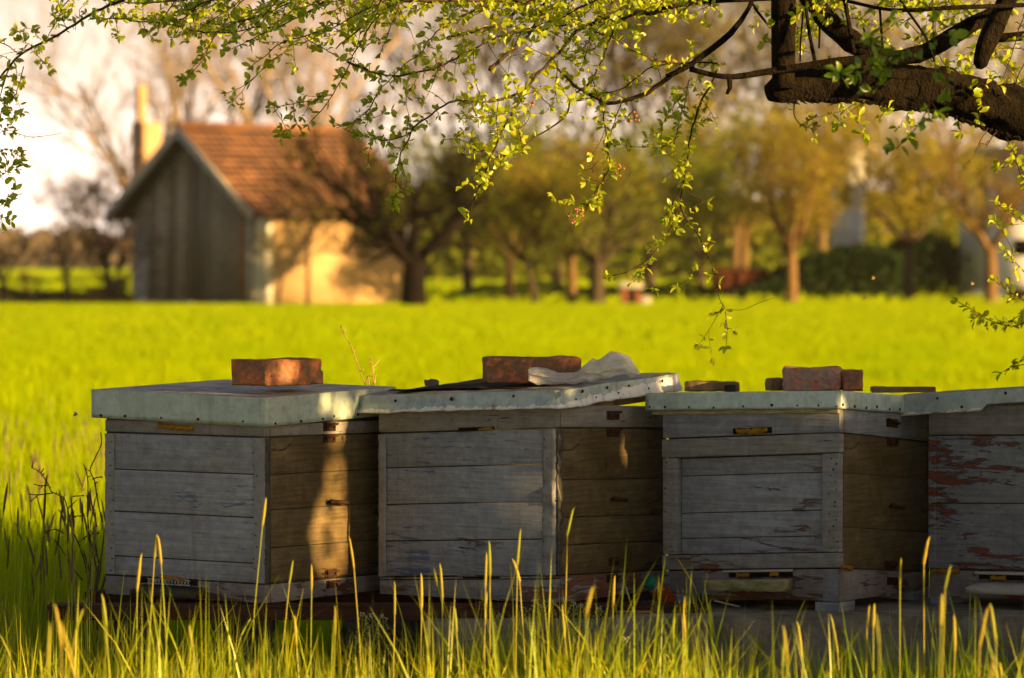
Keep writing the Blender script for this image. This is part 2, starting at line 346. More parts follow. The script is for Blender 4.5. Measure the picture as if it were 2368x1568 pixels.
# near meadow
gb = MB()
blades(6.0, 8.2, 950, .14, .42, .0072, lambda D: .17*D+.25, gb, .38, 4)
blades(7.6, 9.42, 2900, .09, .27, .0058, lambda D: .17*D+.25, gb, .28, 4, slab_excl)
blades(9.2, 10.7, 1400, .14, .34, .006, lambda D: .17*D+.25, gb, .3, 4, lambda x, y: x > -1.08)
blades(9.0, 10.2, 420, .30, .46, .006, lambda D: .17*D+.25, gb, .18, 4, lambda x, y: x > -1.08)
blades(8.0, 9.3, 1100, .16, .40, .0062, lambda D: .17*D+.25, gb, .26, 4, lambda x, y: x > -.98)
blades(8.3, 9.4, 70, .16, .36, .010, lambda D: .17*D+.25, gb, .5, 4, slab_excl)
tag(gb.build('meadow_grass', M['grass']), 'long green and yellow grass blades growing in front of the beehives', 'grass', kind='stuff')
ss = MB(); hh = MB()
N = 110; y = rng.uniform(5.6, 9.1, N); x = rng.uniform(-1, 1, N)*(.15*y+.15); h = .16+.33*rng.random(N)**1.7
h += np.maximum(0, (8-y))*.06; stalks(ss, hh, x, y, h, rng.uniform(.025, .09, N), .0028, .22)
# the tall ones that stand out against the hives  (x px, top px, distance)
tall = [(312,1278,8.9),(335,1236,9.0),(392,1238,8.2),(570,1150,9.0),(638,1295,8.9),(716,1305,8.5),(842,1240,8.3),(906,1345,8.4),(970,1325,8.2),(1023,1302,8.3),(1070,1405,8.0),(1118,1275,8.2),(1132,1250,8.9),(1190,1220,8.5),(1222,1292,8.9),(1303,1170,8.8),(1362,1350,6.6),(1420,1330,8.4),(1425,1545,7.4),(1524,1328,8.2),(1575,1395,8.0),(1645,1390,8.3),(1855,1435,8.8),(2020,1395,7.8),(2080,1290,8.7),(2137,1240,8.0),(2165,1370,7.0),(2172,1300,7.2),(2200,1420,7.5),(2255,1400,6.8),(2320,1395,7.2),(2340,1370,7.0),(2365,1270,7.8),(1820,1460,7.2),(262,1372,7.6),(150,1395,6.6),(90,1440,6.4),(1555,1400,8.8),(760,1400,7.6),(700,1420,8.0),(1955,1420,7.9),(2000,1400,8.4)]
tx = []; ty = []; th_ = []
for (px, py, D) in tall:
    D = min(D, 8.15 if px < 1700 else 7.75)
    q = P(px, py, D); tx.append(q.x); ty.append(D); th_.append(q.z)
stalks(ss, hh, np.array(tx), np.array(ty), np.array(th_), rng.uniform(.05, .085, len(tx)), .0034, .05, 6)
tag(ss.build('grass_stems', M['stem']), 'slender yellow green grass stems rising before the beehives', 'grass', kind='stuff')
tag(hh.build('grass_heads', M['head']), 'golden foxtail seed heads on the foreground stems', 'grass', kind='stuff')
ss = MB(); hh = MB()
N = 150; y = rng.uniform(9.2, 11.5, N); x = rng.uniform(-1.75, -1.03, N); stalks(ss, hh, x, y, rng.uniform(.30, .56, N), rng.uniform(.05, .09, N), .0033, .09)
N = 900; y = rng.uniform(11.5, 22, N); x = rng.uniform(-1, 1, N)*(.16*y); stalks(ss, hh, x, y, rng.uniform(.22, .42, N), rng.uniform(.05, .08, N), .004, .1, 4)
tag(ss.build('wild_grass_stems', M['stem']), 'thin stems of wild grass beside and behind the leftmost hive', 'grass', kind='stuff')
tag(hh.build('wild_grass_heads', M['headshade']), 'foxtail heads in a shade-darkened tone beside the leftmost hive', 'grass', kind='stuff')

# ---------------------------------------------------------------- beehives
DN = 9.5
def planks_box(b, s, zs_f, zs_r, z0, z1, T, which='fr', gap=.0028, wob=.0028, depth=.022, seed=1):
    """four walls of planks: front planks cut at zs_f, side planks at zs_r"""
    r = random.Random(seed)
    def wall(zs, f):
        e = [z0]+list(zs)+[z1]
        for a, c in zip(e[:-1], e[1:]): f(a+gap/2, c-gap/2, r.uniform(0, wob))
    if 'f' in which: wall(zs_f, lambda a, c, o: b.box(-s, 0, -o, depth, a, c, T))
    if 'r' not in which: return
    wall(zs_r, lambda a, c, o: b.box(-depth, o, depth+.001, s-depth-.001, a, c, T))
    wall(zs_r, lambda a, c, o: b.box(-s-o, -s+depth, depth+.001, s-depth-.001, a, c, T))
    wall(zs_f, lambda a, c, o: b.box(-s, 0, s-depth, s+o, a, c, T))
def strip_mesh(b, x0, x1, z0, z1, T, amp, seed, face='f', n=60, w=5, off=.0025):
    """wrinkled sheet nailed over the corner; face f (y=0) or r (x=0)"""
    vs = []; fs = []
    for j in range(n+1):
        z = z0+(z1-z0)*j/n
        for i in range(w+1):
            u = i/w; p = x0+(x1-x0)*u
            e = (mn.noise(Vector((z*38, seed*5.3, u*.5)))*.5+mn.noise(Vector((z*95, seed*2.1, u*1.4)))*.5)
            p += (.0035*mn.noise(Vector((z*60, seed, 9)))) if i in (0, w) else 0
            d = off+amp*(.6+e)*(.35 if i in (0, w) else 1)
            vs.append(Vector((p, -d, z)) if face == 'f' else Vector((d, p, z)))
    for j in range(n):
        for i in range(w):
            a = j*(w+1)+i; fs.append((a, a+1, a+w+2, a+w+1) if face == 'f' else (a, a+1, a+w+2, a+w+1))
    b.add([T(v) for v in vs], fs)
def lid_mesh(X0, X1, Y0, Y1, z0, z1, T, amp=.0008, jag=0, flare=0, th=.0016, seed=0, topamp=.001, tear=None):
    b = MB(); per = []; nn = 34
    cs = [(X0, Y0), (X1, Y0), (X1, Y1), (X0, Y1)]
    nr = [(0, -1), (1, 0), (0, 1), (-1, 0)]
    for s_ in range(4):
        a = cs[s_]; c = cs[(s_+1) % 4]
        for k in range(nn):
            t = k/nn; nx, ny = nr[s_]
            if k == 0:
                px_, py_ = nr[s_-1]; nx = (nx+px_)*.7; ny = (ny+py_)*.7
            per.append((a[0]+(c[0]-a[0])*t, a[1]+(c[1]-a[1])*t, nx, ny, s_, t))
    rows = 7; Np = len(per); vs = []; inner = []
    for j in range(rows+1):
        f = j/rows
        for (x, y, nx, ny, s_, t) in per:
            zb = z0
            if jag: zb = z0+jag*(mn.noise(Vector((x*14, y*14, seed)))+.5*mn.noise(Vector((x*50, y*50, seed))))
            if tear: zb += tear(s_, t)
            z = z1+(zb-z1)*f
            d = amp*mn.noise(Vector((x*9, y*9, z*14+seed)))*2*math.sin(math.pi*min(1, f*1.2+.05))+flare*f*f*(1+.6*mn.noise(Vector((x*12, y*12, seed+4))))
            vs.append(Vector((x+nx*d, y+ny*d, z))); inner.append(Vector((x+nx*(d-th), y+ny*(d-th), z)))
    n0 = len(vs)
    fs = [(j*Np+k, (j+1)*Np+k, (j+1)*Np+(k+1) % Np, j*Np+(k+1) % Np) for j in range(rows) for k in range(Np)]
    fs += [(n0+j*Np+k, n0+j*Np+(k+1) % Np, n0+(j+1)*Np+(k+1) % Np, n0+(j+1)*Np+k) for j in range(rows) for k in range(Np)]
    fs += [(rows*Np+k, n0+rows*Np+k, n0+rows*Np+(k+1) % Np, rows*Np+(k+1) % Np) for k in range(Np)]
    b.add([T(v) for v in vs+inner], fs)
    tv = []; g = nn
    for j in range(g+1):
        for i in range(g+1):
            x = X0+(X1-X0)*i/g; y = Y0+(Y1-Y0)*j/g; e = min(i, j, g-i, g-j)
            tv.append(T(Vector((x, y, z1+(0 if e == 0 else topamp*(1+mn.noise(Vector((x*12, y*12, seed)))*1.5))))))
    b.add(tv, [(j*(g+1)+i, j*(g+1)+i+1, (j+1)*(g+1)+i+1, (j+1)*(g+1)+i) for j in range(g) for i in range(g)])
    return b
def nailhead(parent, p, n, r=.0042, mat='nail', T=None):
    b = MB(); jr = random.Random(hash((round(p[0]*1e4), round(p[1]*1e4), round(p[2]*1e4)))); r *= jr.uniform(.7, 1.15); q = Vector((p[0]+(jr.uniform(-.006, .006) if abs(n[1]) > .5 else 0), p[1]+(jr.uniform(-.006, .006) if abs(n[0]) > .5 else 0), p[2]+jr.uniform(-.003, .003))); n = Vector(n)
    b.tube([q-n*.001, q+n*.001, q+n*.0022], [r, r, r*.5], 8, T=T); return b.build('nail', M[mat], parent, True)
def hinge(parent, y, z, T, ang=-8, w=.05, mat='rust', face='r', two=True):
    """flat plate with a raised bent hook, on the side face x=0"""
    b = MB(); b.box(.001, .0045, y-w/2, y+w/2, z-.011, z+.011, T)
    rot = Matrix.Rotation(math.radians(ang), 3, 'X')
    b.box(.006, .012, y-w*.48, y+w*.55, z+.001, z+.0065, T, rot)
    b.box(.003, .010, y-w*.40, y-w*.30, z-.004, z+.008, T)
    b.box(.003, .010, y+w*.26, y+w*.36, z-.004, z+.008, T)
    o = b.build('hinge_plate', M[mat], parent, bevel=.0006)
    for d in (-.3, .3): nailhead(o, (.0046, y+w*d, z-.0065), (1, 0, 0), .0024, T=T)
    return o
def bolt(parent, y, z, T, L=.055):
    b = MB(); b.tube([(0, y, z), (.018, y, z+.001)], .004, 8, T=T); b.tube([(.016, y-.012, z+.002), (.018, y+L, z-.003)], [.0062, .005], 10, T=T)
    return b.build('handle_bolt', M['rust'], parent, True)
def landing(parent, x0, x1, z, out, th, mat, T, slope=8, seed=0, skew=0):
    b = MB(); n = 16; vs = []; r = math.radians(slope)
    for j, yy in enumerate((0, .5, 1)):
        for i in range(n+1):
            u = i/n; x = x0+(x1-x0)*u+(skew*yy if i == n else (-skew*.6*yy if i == 0 else 0)); y = -.002-yy*out*(1+.06*mn.noise(Vector((u*7, seed, 3))))
            zz = z-(-y)*math.tan(r)+.0015*mn.noise(Vector((u*9, yy*3, seed)))
            vs.append(Vector((x, y, zz))); 
        for i in range(n+1):
            q = vs[-(n+1)]; vs.append(Vector((q.x, q.y, q.z-th*(1+.15*mn.noise(Vector((i*.7, seed, yy)))))))
    w_ = n+1; fs = []
    for j in range(2):
        for i in range(n):
            a = j*2*w_+i; c = (j+1)*2*w_+i
            fs.append((a, c, c+1, a+1)); fs.append((a+w_, a+w_+1, c+w_+1, c+w_))
    for i in range(n): fs.append((i, i+1, i+1+w_, i+w_)); a = 4*w_+i; fs.append((a, a+w_, a+w_+1, a+1))
    for j in range(2):
        for i in (0, n):
            a = j*2*w_+i; c = (j+1)*2*w_+i; fs.append((a, a+w_, c+w_, c) if i == 0 else (a, c, c+w_, a+w_))
    b.add([T(v) for v in vs], fs); return b.build('landing_board', M[mat], parent)
def foamlump(parent, pts, r, T, name='foam_plug', mat='foam'):
    b = MB(); b.tube(smoothpath(pts, .004), r, 8, disp=.7, dscale=90, T=T); return b.build(name, M[mat], parent, True)

HROOT = {}
def hive(key, label, xn, phi, s, a, bslope, lid, rim, body, base, mats, foot=False):
    """near corner at screen x = xn at distance DN; a / bslope: how the box has sagged along its two sides"""
    c0 = P(xn, base[1], DN)
    root = empty('beehive', c0, label, 'beehive', 'weathered wooden beehives in a row', rz=-phi)
    zc = lambda py: P(xn, py, DN).z-c0.z
    def T(v):
        k = max(0.0, min(1.0, v.z/.05)); return Vector((v.x, v.y, v.z+k*(-a*v.x+bslope*v.y)))
    HROOT[key] = (root, T, zc, s)
    fi = .022 if key == 3 else .0015; b = MB(); b.box(-s+.0015, -.0015, fi, s-.0015, .012, zc(rim), T); b.build('light_block', M['darkwood'], root)  # solid dark core added to stop light coming through the plank gaps
    return root, T, zc
G = lambda r: math.radians(r)
def lo(zc, s, px_zoom): pass
# ===== hive 1
r, T, zc = hive(1, 'leftmost grey beehive with a deep smooth zinc lid and a sun patch on its side', 612, G(34), .510, .0, -.015, None, 940, None, (0, 1397), None)
s = .510
b = MB(); planks_box(b, s, [zc(1304), zc(1198), zc(1098)], [zc(1349)+.001, zc(1268), zc(1180), zc(1098)], zc(1350), zc(1012), T, 'f', seed=1); b.build('front_wall', M['wood1'], r, bevel=.0012)
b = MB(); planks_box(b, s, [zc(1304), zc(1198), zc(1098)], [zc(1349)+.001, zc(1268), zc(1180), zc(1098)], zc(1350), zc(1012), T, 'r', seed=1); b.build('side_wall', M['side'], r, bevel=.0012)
b = MB(); planks_box(b, s, [], [], 0, zc(1351.5), T, seed=2); b.build('bottom_box', M['base'], r, bevel=.001)
b = MB(); planks_box(b, s+.002, [], [], zc(1010.5), zc(980), T, seed=3); b.build('upper_box', M['rim'], r, bevel=.001)
b = MB(); strip_mesh(b, -s-.001, -s+.030, zc(1348), zc(1014), T, .0016, 1); b.build('corner_strip', M['strip'], r, True); b = MB(); strip_mesh(b, -.033, .001, zc(1349), zc(1014), T, .0013, 2); o = b.build('corner_strip', M['strip'], r, True)
for i in range(12):
    nailhead(o, (-.028+.003*math.sin(i*5), -.006, zc(1345-i*27)), (0, -1, 0), .0018, T=T); nailhead(o, (-s+.022, -.006, zc(1340-i*28)), (0, -1, 0), .0018, T=T)
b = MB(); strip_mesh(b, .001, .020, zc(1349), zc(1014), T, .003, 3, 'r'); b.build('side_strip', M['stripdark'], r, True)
b = lid_mesh(-.548, .012, -.012, .540, zc(986), zc(919), lambda v: Vector((v.x, v.y, v.z+.018*(-v.x)+.022*v.y)), .0012, seed=1)
ld = b.build('lid', M['zinc1'], r, False)
LT = lambda v: Vector((v.x, v.y, v.z+.018*(-v.x)+.022*v.y))
for x in (-.515, -.44, -.315, -.205, -.06): nailhead(ld, (x, -.0135, zc(977)), (0, -1, 0), .0034, T=LT)
for y in (.03, .135, .22, .275, .37, .46): nailhead(ld, (.0135, y, zc(978)), (1, 0, 0), .0034, T=LT)
foamlump(r, [(-.335, -.003, zc(992)), (-.30, -.004, zc(993)), (-.255, -.004, zc(994)), (-.222, -.003, zc(995))], .0065, T)
b = MB(); b.box(-.40, -.21, -.004, .002, zc(1352), zc(1364), T); b.build('entrance_slot', M['slot'], r)
foamlump(r, [(-.33, -.004, zc(1349)), (-.28, -.005, zc(1350)), (-.24, -.004, zc(1352))], .005, T)
b = MB()
for k in range(13):
    x = -.365+k*.0105; b.box(x, x+.0055, -.009, -.007, zc(1362), zc(1355), T)
b.box(-.368, -.23, -.009, -.006, zc(1355), zc(1352), T); b.box(-.368, -.23, -.0088, -.0062, zc(1366), zc(1362), T); b.build('entrance_grille', M['silver'], r)
landing(r, -.385, -.185, zc(1366), .055, .014, 'darkwood', T, 12, 1)
hinge(r, .265, zc(1018)-.001, T, 6); hinge(r, .265, zc(992), T, 8, .05); bolt(r, .265, zc(1170), T); hinge(r, .27, zc(1338), T, 2); hinge(r, .275, zc(1366), T, 10)
# ===== hive 2
s = .532
r, T, zc = hive(2, 'grey plank beehive with a crumpled nailed metal lid carrying a brick and a plastic bag', 1284, G(33.3), .532, -.051, -.039, None, 940, None, (0, 1397), None)
b = MB(); planks_box(b, s, [zc(1246), zc(1159), zc(1072)], [zc(1261), zc(1197), zc(1110)], zc(1330), zc(990), T, 'f', seed=2); b.build('front_wall', M['wood2'], r, bevel=.0012)
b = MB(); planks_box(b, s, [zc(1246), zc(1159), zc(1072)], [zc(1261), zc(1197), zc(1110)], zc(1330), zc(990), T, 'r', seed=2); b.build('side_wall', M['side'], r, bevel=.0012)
b = MB(); planks_box(b, s, [zc(1338)], [], 0, zc(1331.5), T, seed=5); b.build('bottom_box', M['wood2b'], r, bevel=.001)
b = MB(); planks_box(b, s+.002, [], [], zc(988.5), zc(935), T, seed=6); b.build('upper_box', M['rim'], r, bevel=.001)
b = MB(); strip_mesh(b, -s-.002, -s+.022, zc(1330), zc(992), T, .007, 4, w=8); b.build('corner_strip', M['strip'], r, True); b = MB(); strip_mesh(b, -.036, .002, zc(1330), zc(992), T, .0095, 5, w=9); o = b.build('corner_strip', M['strip'], r, True)
for i in range(14): nailhead(o, (-.028+.004*math.sin(i*3), -.008, zc(1325-i*24)), (0, -1, 0), .0018, T=T)
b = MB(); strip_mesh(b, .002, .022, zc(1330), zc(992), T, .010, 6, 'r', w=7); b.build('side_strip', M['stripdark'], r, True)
L2 = lambda v: Vector((v.x, v.y, v.z+.040*v.x+.046*v.y+ (.003*mn.noise(Vector((v.x*7, v.y*7, 2))))))
b = lid_mesh(-.580, .016, -.016, .570, zc(943), zc(902), L2, .004, .004, .012, seed=7, topamp=.003)
ib = MB(); ib.box(-.50, -.015, .02, .50, zc(962), zc(944), L2); ib.build('cover_board', M['tan'], r, bevel=.002)
# folded-out corner tip
def tri(b, pts, T): b.add([T(Vector(p)) for p in pts], [(0, 1, 2), (0, 2, 3)] if len(pts) == 4 else [(0, 1, 2)])
tri(b, [(-.582, -.018, zc(906)), (-.584, -.03, zc(943)), (-.613, -.034, zc(930))], L2)
tri(b, [(-.580, -.016, zc(906)), (-.613, -.034, zc(930)), (-.584, .0, zc(943))], L2)
tri(b, [(.014, -.024, zc(925)), (.012, -.026, zc(908)), (.03, -.03, zc(904)), (.036, -.028, zc(912))], L2)
ld = b.build('lid', M['zinc2'], r, False)
for x in (-.47, -.30, -.11): nailhead(ld, (x, -.022, zc(914)), (0, -1, 0), .0045, T=L2)
for y in (.09, .205, .315, .475): nailhead(ld, (.022, y, zc(913)), (1, 0, 0), .0042, T=L2)
for y in (.05, .15, .26, .40): nailhead(ld, (.025, y, zc(928)), (1, 0, 0), .0025, T=L2)
b = MB(); g = 20; tv = []
for j in range(g+1):
    for i in range(g+1):
        x = -.52+.42*i/g; y = .02+.42*j/g; tv.append(L2(Vector((x, y, zc(902)+.0055+.004*abs(mn.noise(Vector((x*8, y*8, 5))))+(.005 if i < 14 and j < 2 else 0)))))
b.add(tv, [(j*(g+1)+i, j*(g+1)+i+1, (j+1)*(g+1)+i+1, (j+1)*(g+1)+i) for j in range(g) for i in range(g)])
o = b.build('felt_sheet', M['felt'], r); o.modifiers.new('Solidify', 'SOLIDIFY').thickness = .0025
b = MB(); b.box(-.288, -.18, -.004, .003, zc(989), zc(982), T); b.build('entrance_slot', M['slot'], r)
foamlump(r, [(-.225, -.004, zc(988)), (-.205, -.005, zc(986)), (-.185, -.003, zc(987))], .0035, T)
b = MB(); b.box(-.275, -.165, -.004, .002, zc(1336), zc(1332), T); b.build('entrance_slot', M['slot'], r)
b = MB(); b.box(-.29, -.12, -.006, -.001, zc(1331.5), zc(1327.5), T); b.build('entrance_lintel', M['rim'], r, bevel=.001)
hinge(r, .265, zc(959), T, 8, .058); hinge(r, .268, zc(1000), T, 10, .058); hinge(r, .27, zc(1305), T, 0, .052); hinge(r, .262, zc(1345), T, 0, .052); bolt(r, .262, zc(1158), T, .046)
b = MB(); b.box(.0005, .003, .235, .30, zc(1104), zc(1062), T); b.build('patch_plate', M['side'], r, bevel=.0008)
# ===== hive 3
r, T, zc = hive(3, 'grey beehive with a framed recessed front panel and a mossy landing board', 1940, G(32.5), .502, -.055, -.087, None, 938, None, (0, 1393), None)
s = .502
b = MB()
for (z0, z1) in ((zc(1313), zc(1277)), (zc(1047), zc(1001.5))): b.box(-s-.002, .002, -.009, .02, z0+.001, z1-.001, T)
b.box(-s-.001, -s+.043, -.0065, .018, zc(1276), zc(1048), T); b.box(-.045, .001, -.0065, .018, zc(1276), zc(1048), T)
o = b.build('front_frame', M['wood3f'], r, bevel=.002)
for i in range(16):
    nailhead(o, (-.008-.014*(i % 3 == 0), -.0065, zc(1270-i*14)), (0, -1, 0), .0024, T=T)
    if i % 2: nailhead(o, (-s+.012+.012*(i % 4 == 1), -.0065, zc(1270-i*14)), (0, -1, 0), .0020, T=T)
b = MB(); e = [zc(1276), zc(1238), zc(1178), zc(1090), zc(1048)]
for q in range(4): b.box(-s+.044, -.046, .013+.001*(q % 2), .021, e[q]+.001, e[q+1]-.001, T)
b.build('front_panel', M['wood3'], r, bevel=.001)
b = MB(); e = [zc(1313), zc(1218), zc(1092), zc(1001.5)]
for q in range(3):
    o_ = .001*(q % 2)
    b.box(-.02, o_, .0205, s-.021, e[q]+.0007, e[q+1]-.0007, T); b.box(-s-o_, -s+.02, .0205, s-.021, e[q]+.0007, e[q+1]-.0007, T); b.box(-s, 0, s-.02, s, e[q]+.0007, e[q+1]-.0007, T)
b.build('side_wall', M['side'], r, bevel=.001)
b = MB(); planks_box(b, s-.006, [], [], 0.0, zc(1314), T, seed=7); b.build('bottom_box', M['base'], r, bevel=.001)
b = MB(); b.box(-.045, -.003, -.002, .02, 0.001, zc(1316), T); b.build('corner_joint', M['wood4'], r, bevel=.001); b = MB(); b.box(-s-.001, -s+.016, -.002, .02, 0.001, zc(1316), T); b.build('corner_joint', M['wood4'], r, bevel=.001)
b = MB(); planks_box(b, s+.004, [], [], zc(1000), zc(934), T, seed=8); b.build('upper_box', M['wood3'], r, bevel=.001)
L3 = lambda v: Vector((v.x, v.y, v.z+.029*v.x-.066*v.y))
b = lid_mesh(-.549, .010, -.014, .545, zc(945), zc(904), L3, .0012, .0007, .001, seed=11)
ld = b.build('lid', M['zinc3'], r, False)
for x in (-.54, -.485, -.42, -.35, -.27, -.18, -.115, -.055, .0): nailhead(ld, (x, -.0155, zc(938)), (0, -1, 0), .0034, T=L3)
for y in (.0, .06, .12, .185, .25, .31): nailhead(ld, (.0115, y, zc(937)), (1, 0, 0), .0034, T=L3)
b = MB(); b.box(-.535, .0, -.008, .014, zc(956), zc(945.5), L3); b.build('lid_batten', M['mossy'], r, bevel=.002)
b = MB(); b.box(-.30, -.19, -.0035, .003, zc(996), zc(982), T); b.build('entrance_slot', M['slot'], r)
foamlump(r, [(-.288, -.006, zc(989)), (-.25, -.008, zc(989)), (-.20, -.006, zc(988))], .0065, T)
b = MB(); b.box(-.31, -.13, -.006, .003, zc(1332), zc(1321), T); b.build('entrance_slot', M['slot'], r)
b = MB(); b.box(-.325, -.125, -.012, -.003, zc(1320.5), zc(1315), T); b.build('entrance_lintel', M['greyboard'], r, bevel=.001)
foamlump(r, [(-.285, -.008, zc(1327)), (-.25, -.009, zc(1328))], .006, T); foamlump(r, [(-.19, -.008, zc(1326)), (-.165, -.009, zc(1327))], .0055, T)
landing(r, -.325, -.125, zc(1336), .085, .030, 'mossy', T, 3, 5, .014)
foamlump(r, [(.004, .005, zc(1311)), (.006, .035, zc(1312)), (.004, .06, zc(1314))], .006, T)
hinge(r, .28, zc(965), T, -8, .062, 'rust'); hinge(r, .285, zc(1009), T, 8, .058); hinge(r, .275, zc(1302), T, -3, .06); hinge(r, .285, zc(1340), T, -2, .055); bolt(r, .27, zc(1163), T, .045)
for x0, x1 in ((-s+.003, -s+.062), (-.068, .0)):
    for y0 in (0.0, s-.09): 
        b = MB(); b.box(x0, x1, y0, y0+.085, zc(1424), -.0008); b.build('foot', M['wood3'], r, bevel=.0015)
# ===== hive 4 (runs out of the picture on the right)
r, T, zc = hive(4, 'beehive with peeling blue grey paint over red wood at the right edge', 2574, G(31), .50, -.026, -.03, None, 940, None, (0, 1397), None)
s = .50
b = MB(); planks_box(b, s, [zc(1166)], [zc(1240), zc(1120)], zc(1322), zc(1006), T, 'f', seed=4); b.build('front_wall', M['wood4'], r, bevel=.0014)
b = MB(); planks_box(b, s, [zc(1166)], [zc(1240), zc(1120)], zc(1322), zc(1006), T, 'r', seed=4); b.build('side_wall', M['side'], r, bevel=.0014)
b = MB(); b.box(-s-.002, -s+.022, -.0035, .0, zc(1166), zc(1008), T); b.build('corner_batten', M['wood4'], r, bevel=.001); b = MB(); b.box(-s-.002, -s+.021, -.003, .0, zc(1320), zc(1168), T); b.build('corner_batten', M['wood4'], r, bevel=.001)
b = MB(); planks_box(b, s-.004, [], [], 0, zc(1324), T, seed=10); b.build('bottom_box', M['base'], r, bevel=.001)
b = MB(); planks_box(b, s+.002, [], [], zc(1005), zc(935), T, seed=11); b.build('upper_box', M['rim'], r, bevel=.001)
L4 = lambda v: Vector((v.x, v.y, v.z-.03*v.x-.0*v.y+.003*mn.noise(Vector((v.x*7, v.y*7, 8)))))
def tear4(s_, t): return (.016 if (s_ == 0 and .40 < t < .60) else 0)
L4 = lambda v: Vector((v.x, v.y, v.z+.074*v.x))
b = lid_mesh(-.575, .015, -.014, .57, zc(932), zc(884), L4, .002, .003, .006, seed=15, topamp=.002, tear=tear4)
ld = b.build('lid', M['zinc4'], r, False); 
for x in (-.47, -.28, -.1): nailhead(ld, (x, -.018, zc(896)), (0, -1, 0), .0042, T=L4)
nailhead(ld, (-.40, -.020, zc(922)), (0, -1, 0), .0035, T=L4)
foamlump(r, [(-s+.01, -.005, zc(1326)), (-s+.045, -.007, zc(1328)), (-s+.085, -.005, zc(1325))], .006, T)
b = MB(); b.box(-.36, -.12, -.006, .003, zc(1345), zc(1334), T); b.build('entrance_slot', M['slot'], r)
b = MB(); b.box(-.37, -.12, -.012, -.003, zc(1333), zc(1326), T); b.build('entrance_lintel', M['greyboard'], r, bevel=.001)
foamlump(r, [(-.325, -.009, zc(1341)), (-.285, -.01, zc(1341))], .006, T)
landing(r, -.36, -.10, zc(1347), .07, .017, 'greyboard', T, 14, 9, .012)
for x0, x1 in ((-s+.003, -s+.055), (-.068, .0)):
    for y0 in (0.0, s-.09):
        b = MB(); b.box(x0, x1, y0, y0+.085, zc(1424), -.0008); b.build('foot', M['wood3'], r, bevel=.0015)

# ---------------------------------------------------------------- support: steel beams, stones, concrete
zt = P(612, 1397, 9.5).z; zbm = zt-.037
def ibeam(name, x0, x1, y, label):
    b = MB(); c = (x0+x1)/2
    b.box(x0, x1, y, y+.09, zt-.0065, zt-.001); b.box(x0, x1, y, y+.09, zbm, zbm+.006); b.box(x0, x1, y+.004, y+.012, zbm+.0062, zt-.0067)
    o = b.build(name, M['beam'], None, origin=(c, y, zbm), bevel=.001); tag(o, label, 'beam', 'steel beams under the hives'); return o
bx0 = P(118, 1410, 9.56).x; bx1 = P(1640, 1410, 9.5).x
ibeam('steel_beam', bx0, bx1, 9.47, 'long dark rusty steel beam under the front of the two left hives')
ibeam('steel_beam', bx0+.05, bx1-.03, 9.86, 'dark rusty steel beam under the back of the two left hives')
def rock(name, c, sx, sy, sz, mat, label, cat, seed=0, amp=.12, flat=True, group=None, rz=0, n=3):
    """rough block: a box grid pushed about by noise, standing on its base"""
    bm = bmesh.new(); bmesh.ops.create_cube(bm, size=1)
    bmesh.ops.subdivide_edges(bm, edges=bm.edges[:], cuts=15, use_grid_fill=True)
    for v in bm.verts:
        p = v.co.copy(); e = sorted((.5-abs(p.x), .5-abs(p.y), .5-abs(p.z)))
        k = max(0, .07-e[1])/.07
        p *= (1-.035*k*n/3)
        q = Vector((p.x*sx, p.y*sy, p.z*sz))+Vector((seed*3.3,)*3)
        nn_ = Vector((mn.noise(q*14), mn.noise(q*14+Vector((9, 0, 0))), mn.noise(q*14+Vector((0, 9, 0)))))
        nn2 = Vector((mn.noise(q*45), mn.noise(q*45+Vector((9, 0, 0))), mn.noise(q*45+Vector((0, 9, 0)))))
        nn_ += .35*Vector((mn.noise(q*110), mn.noise(q*110+Vector((9, 0, 0))), mn.noise(q*110+Vector((0, 9, 0)))))
        a = amp*min(sx, sy, sz)
        if k > 0 and mn.noise(q*30) > .18: p *= .955
        v.co = Vector((p.x*sx, p.y*sy, p.z*sz))+nn_*a+nn2*a*.4
        v.co.z = max(v.co.z, -sz/2) + sz/2
    me = bpy.data.meshes.new(name); bm.to_mesh(me); bm.free(); me.materials.append(M[mat])
    o = bpy.data.objects.new(name, me); COL.objects.link(o); o.location = c; o.rotation_euler = (0, 0, rz)
    return tag(o, label, cat, group)
sl_top = P(1940, 1424, 9.4).z
xs0 = P(985, 1450, 9.4).x
def slab():
    b = MB(); n = 90; vs = []; fs = []; prof = [(9.36, 0), (9.36, .12), (9.365, sl_top-.02), (9.385, sl_top-.0005), (9.7, sl_top), (10.3, sl_top-.002), (10.32, 0)]
    for i in range(n+1):
        x = xs0+i*(3.6)/n
        for (y, z) in prof:
            q = Vector((x*9, y*9, z*9)); a = .012 if z not in (0,) else 0
            dz = (mn.noise(q*2)*a*.3 if z < sl_top-.001 else 0)
            low = -.012 if x < P(1400, 1430, 9.4).x else 0
            vs.append((x+(0 if i else .01*mn.noise(q)), y+(mn.noise(q)*a+mn.noise(q*4)*a*.5 if y < 9.5 else 0), z+dz+(low if z > .1 else 0)))
    m = len(prof)
    fs = [(i*m+k, (i+1)*m+k, (i+1)*m+k+1, i*m+k+1) for i in range(n) for k in range(m-1)]+[tuple(range(m))]
    b.add(vs, fs); return b.build('concrete_slab', M['concrete'], None, origin=(xs0, 9.4, 0))
tag(slab(), 'long rough old concrete slab carrying the two right hives above the grass', 'slab')
rock('stone_block', (P(320, 1450, 9.6).x, 9.62, 0), .115, .16, zbm-.001, 'stone', 'pale rough stone block under the left end of the steel beams', 'stone', 1, .10)
rock('stone_block', (P(560, 1450, 9.7).x, 9.75, 0), .13, .2, zbm-.012, 'stone', 'dark mossy stone in the shadow under the leftmost hive', 'stone', 5, .2)
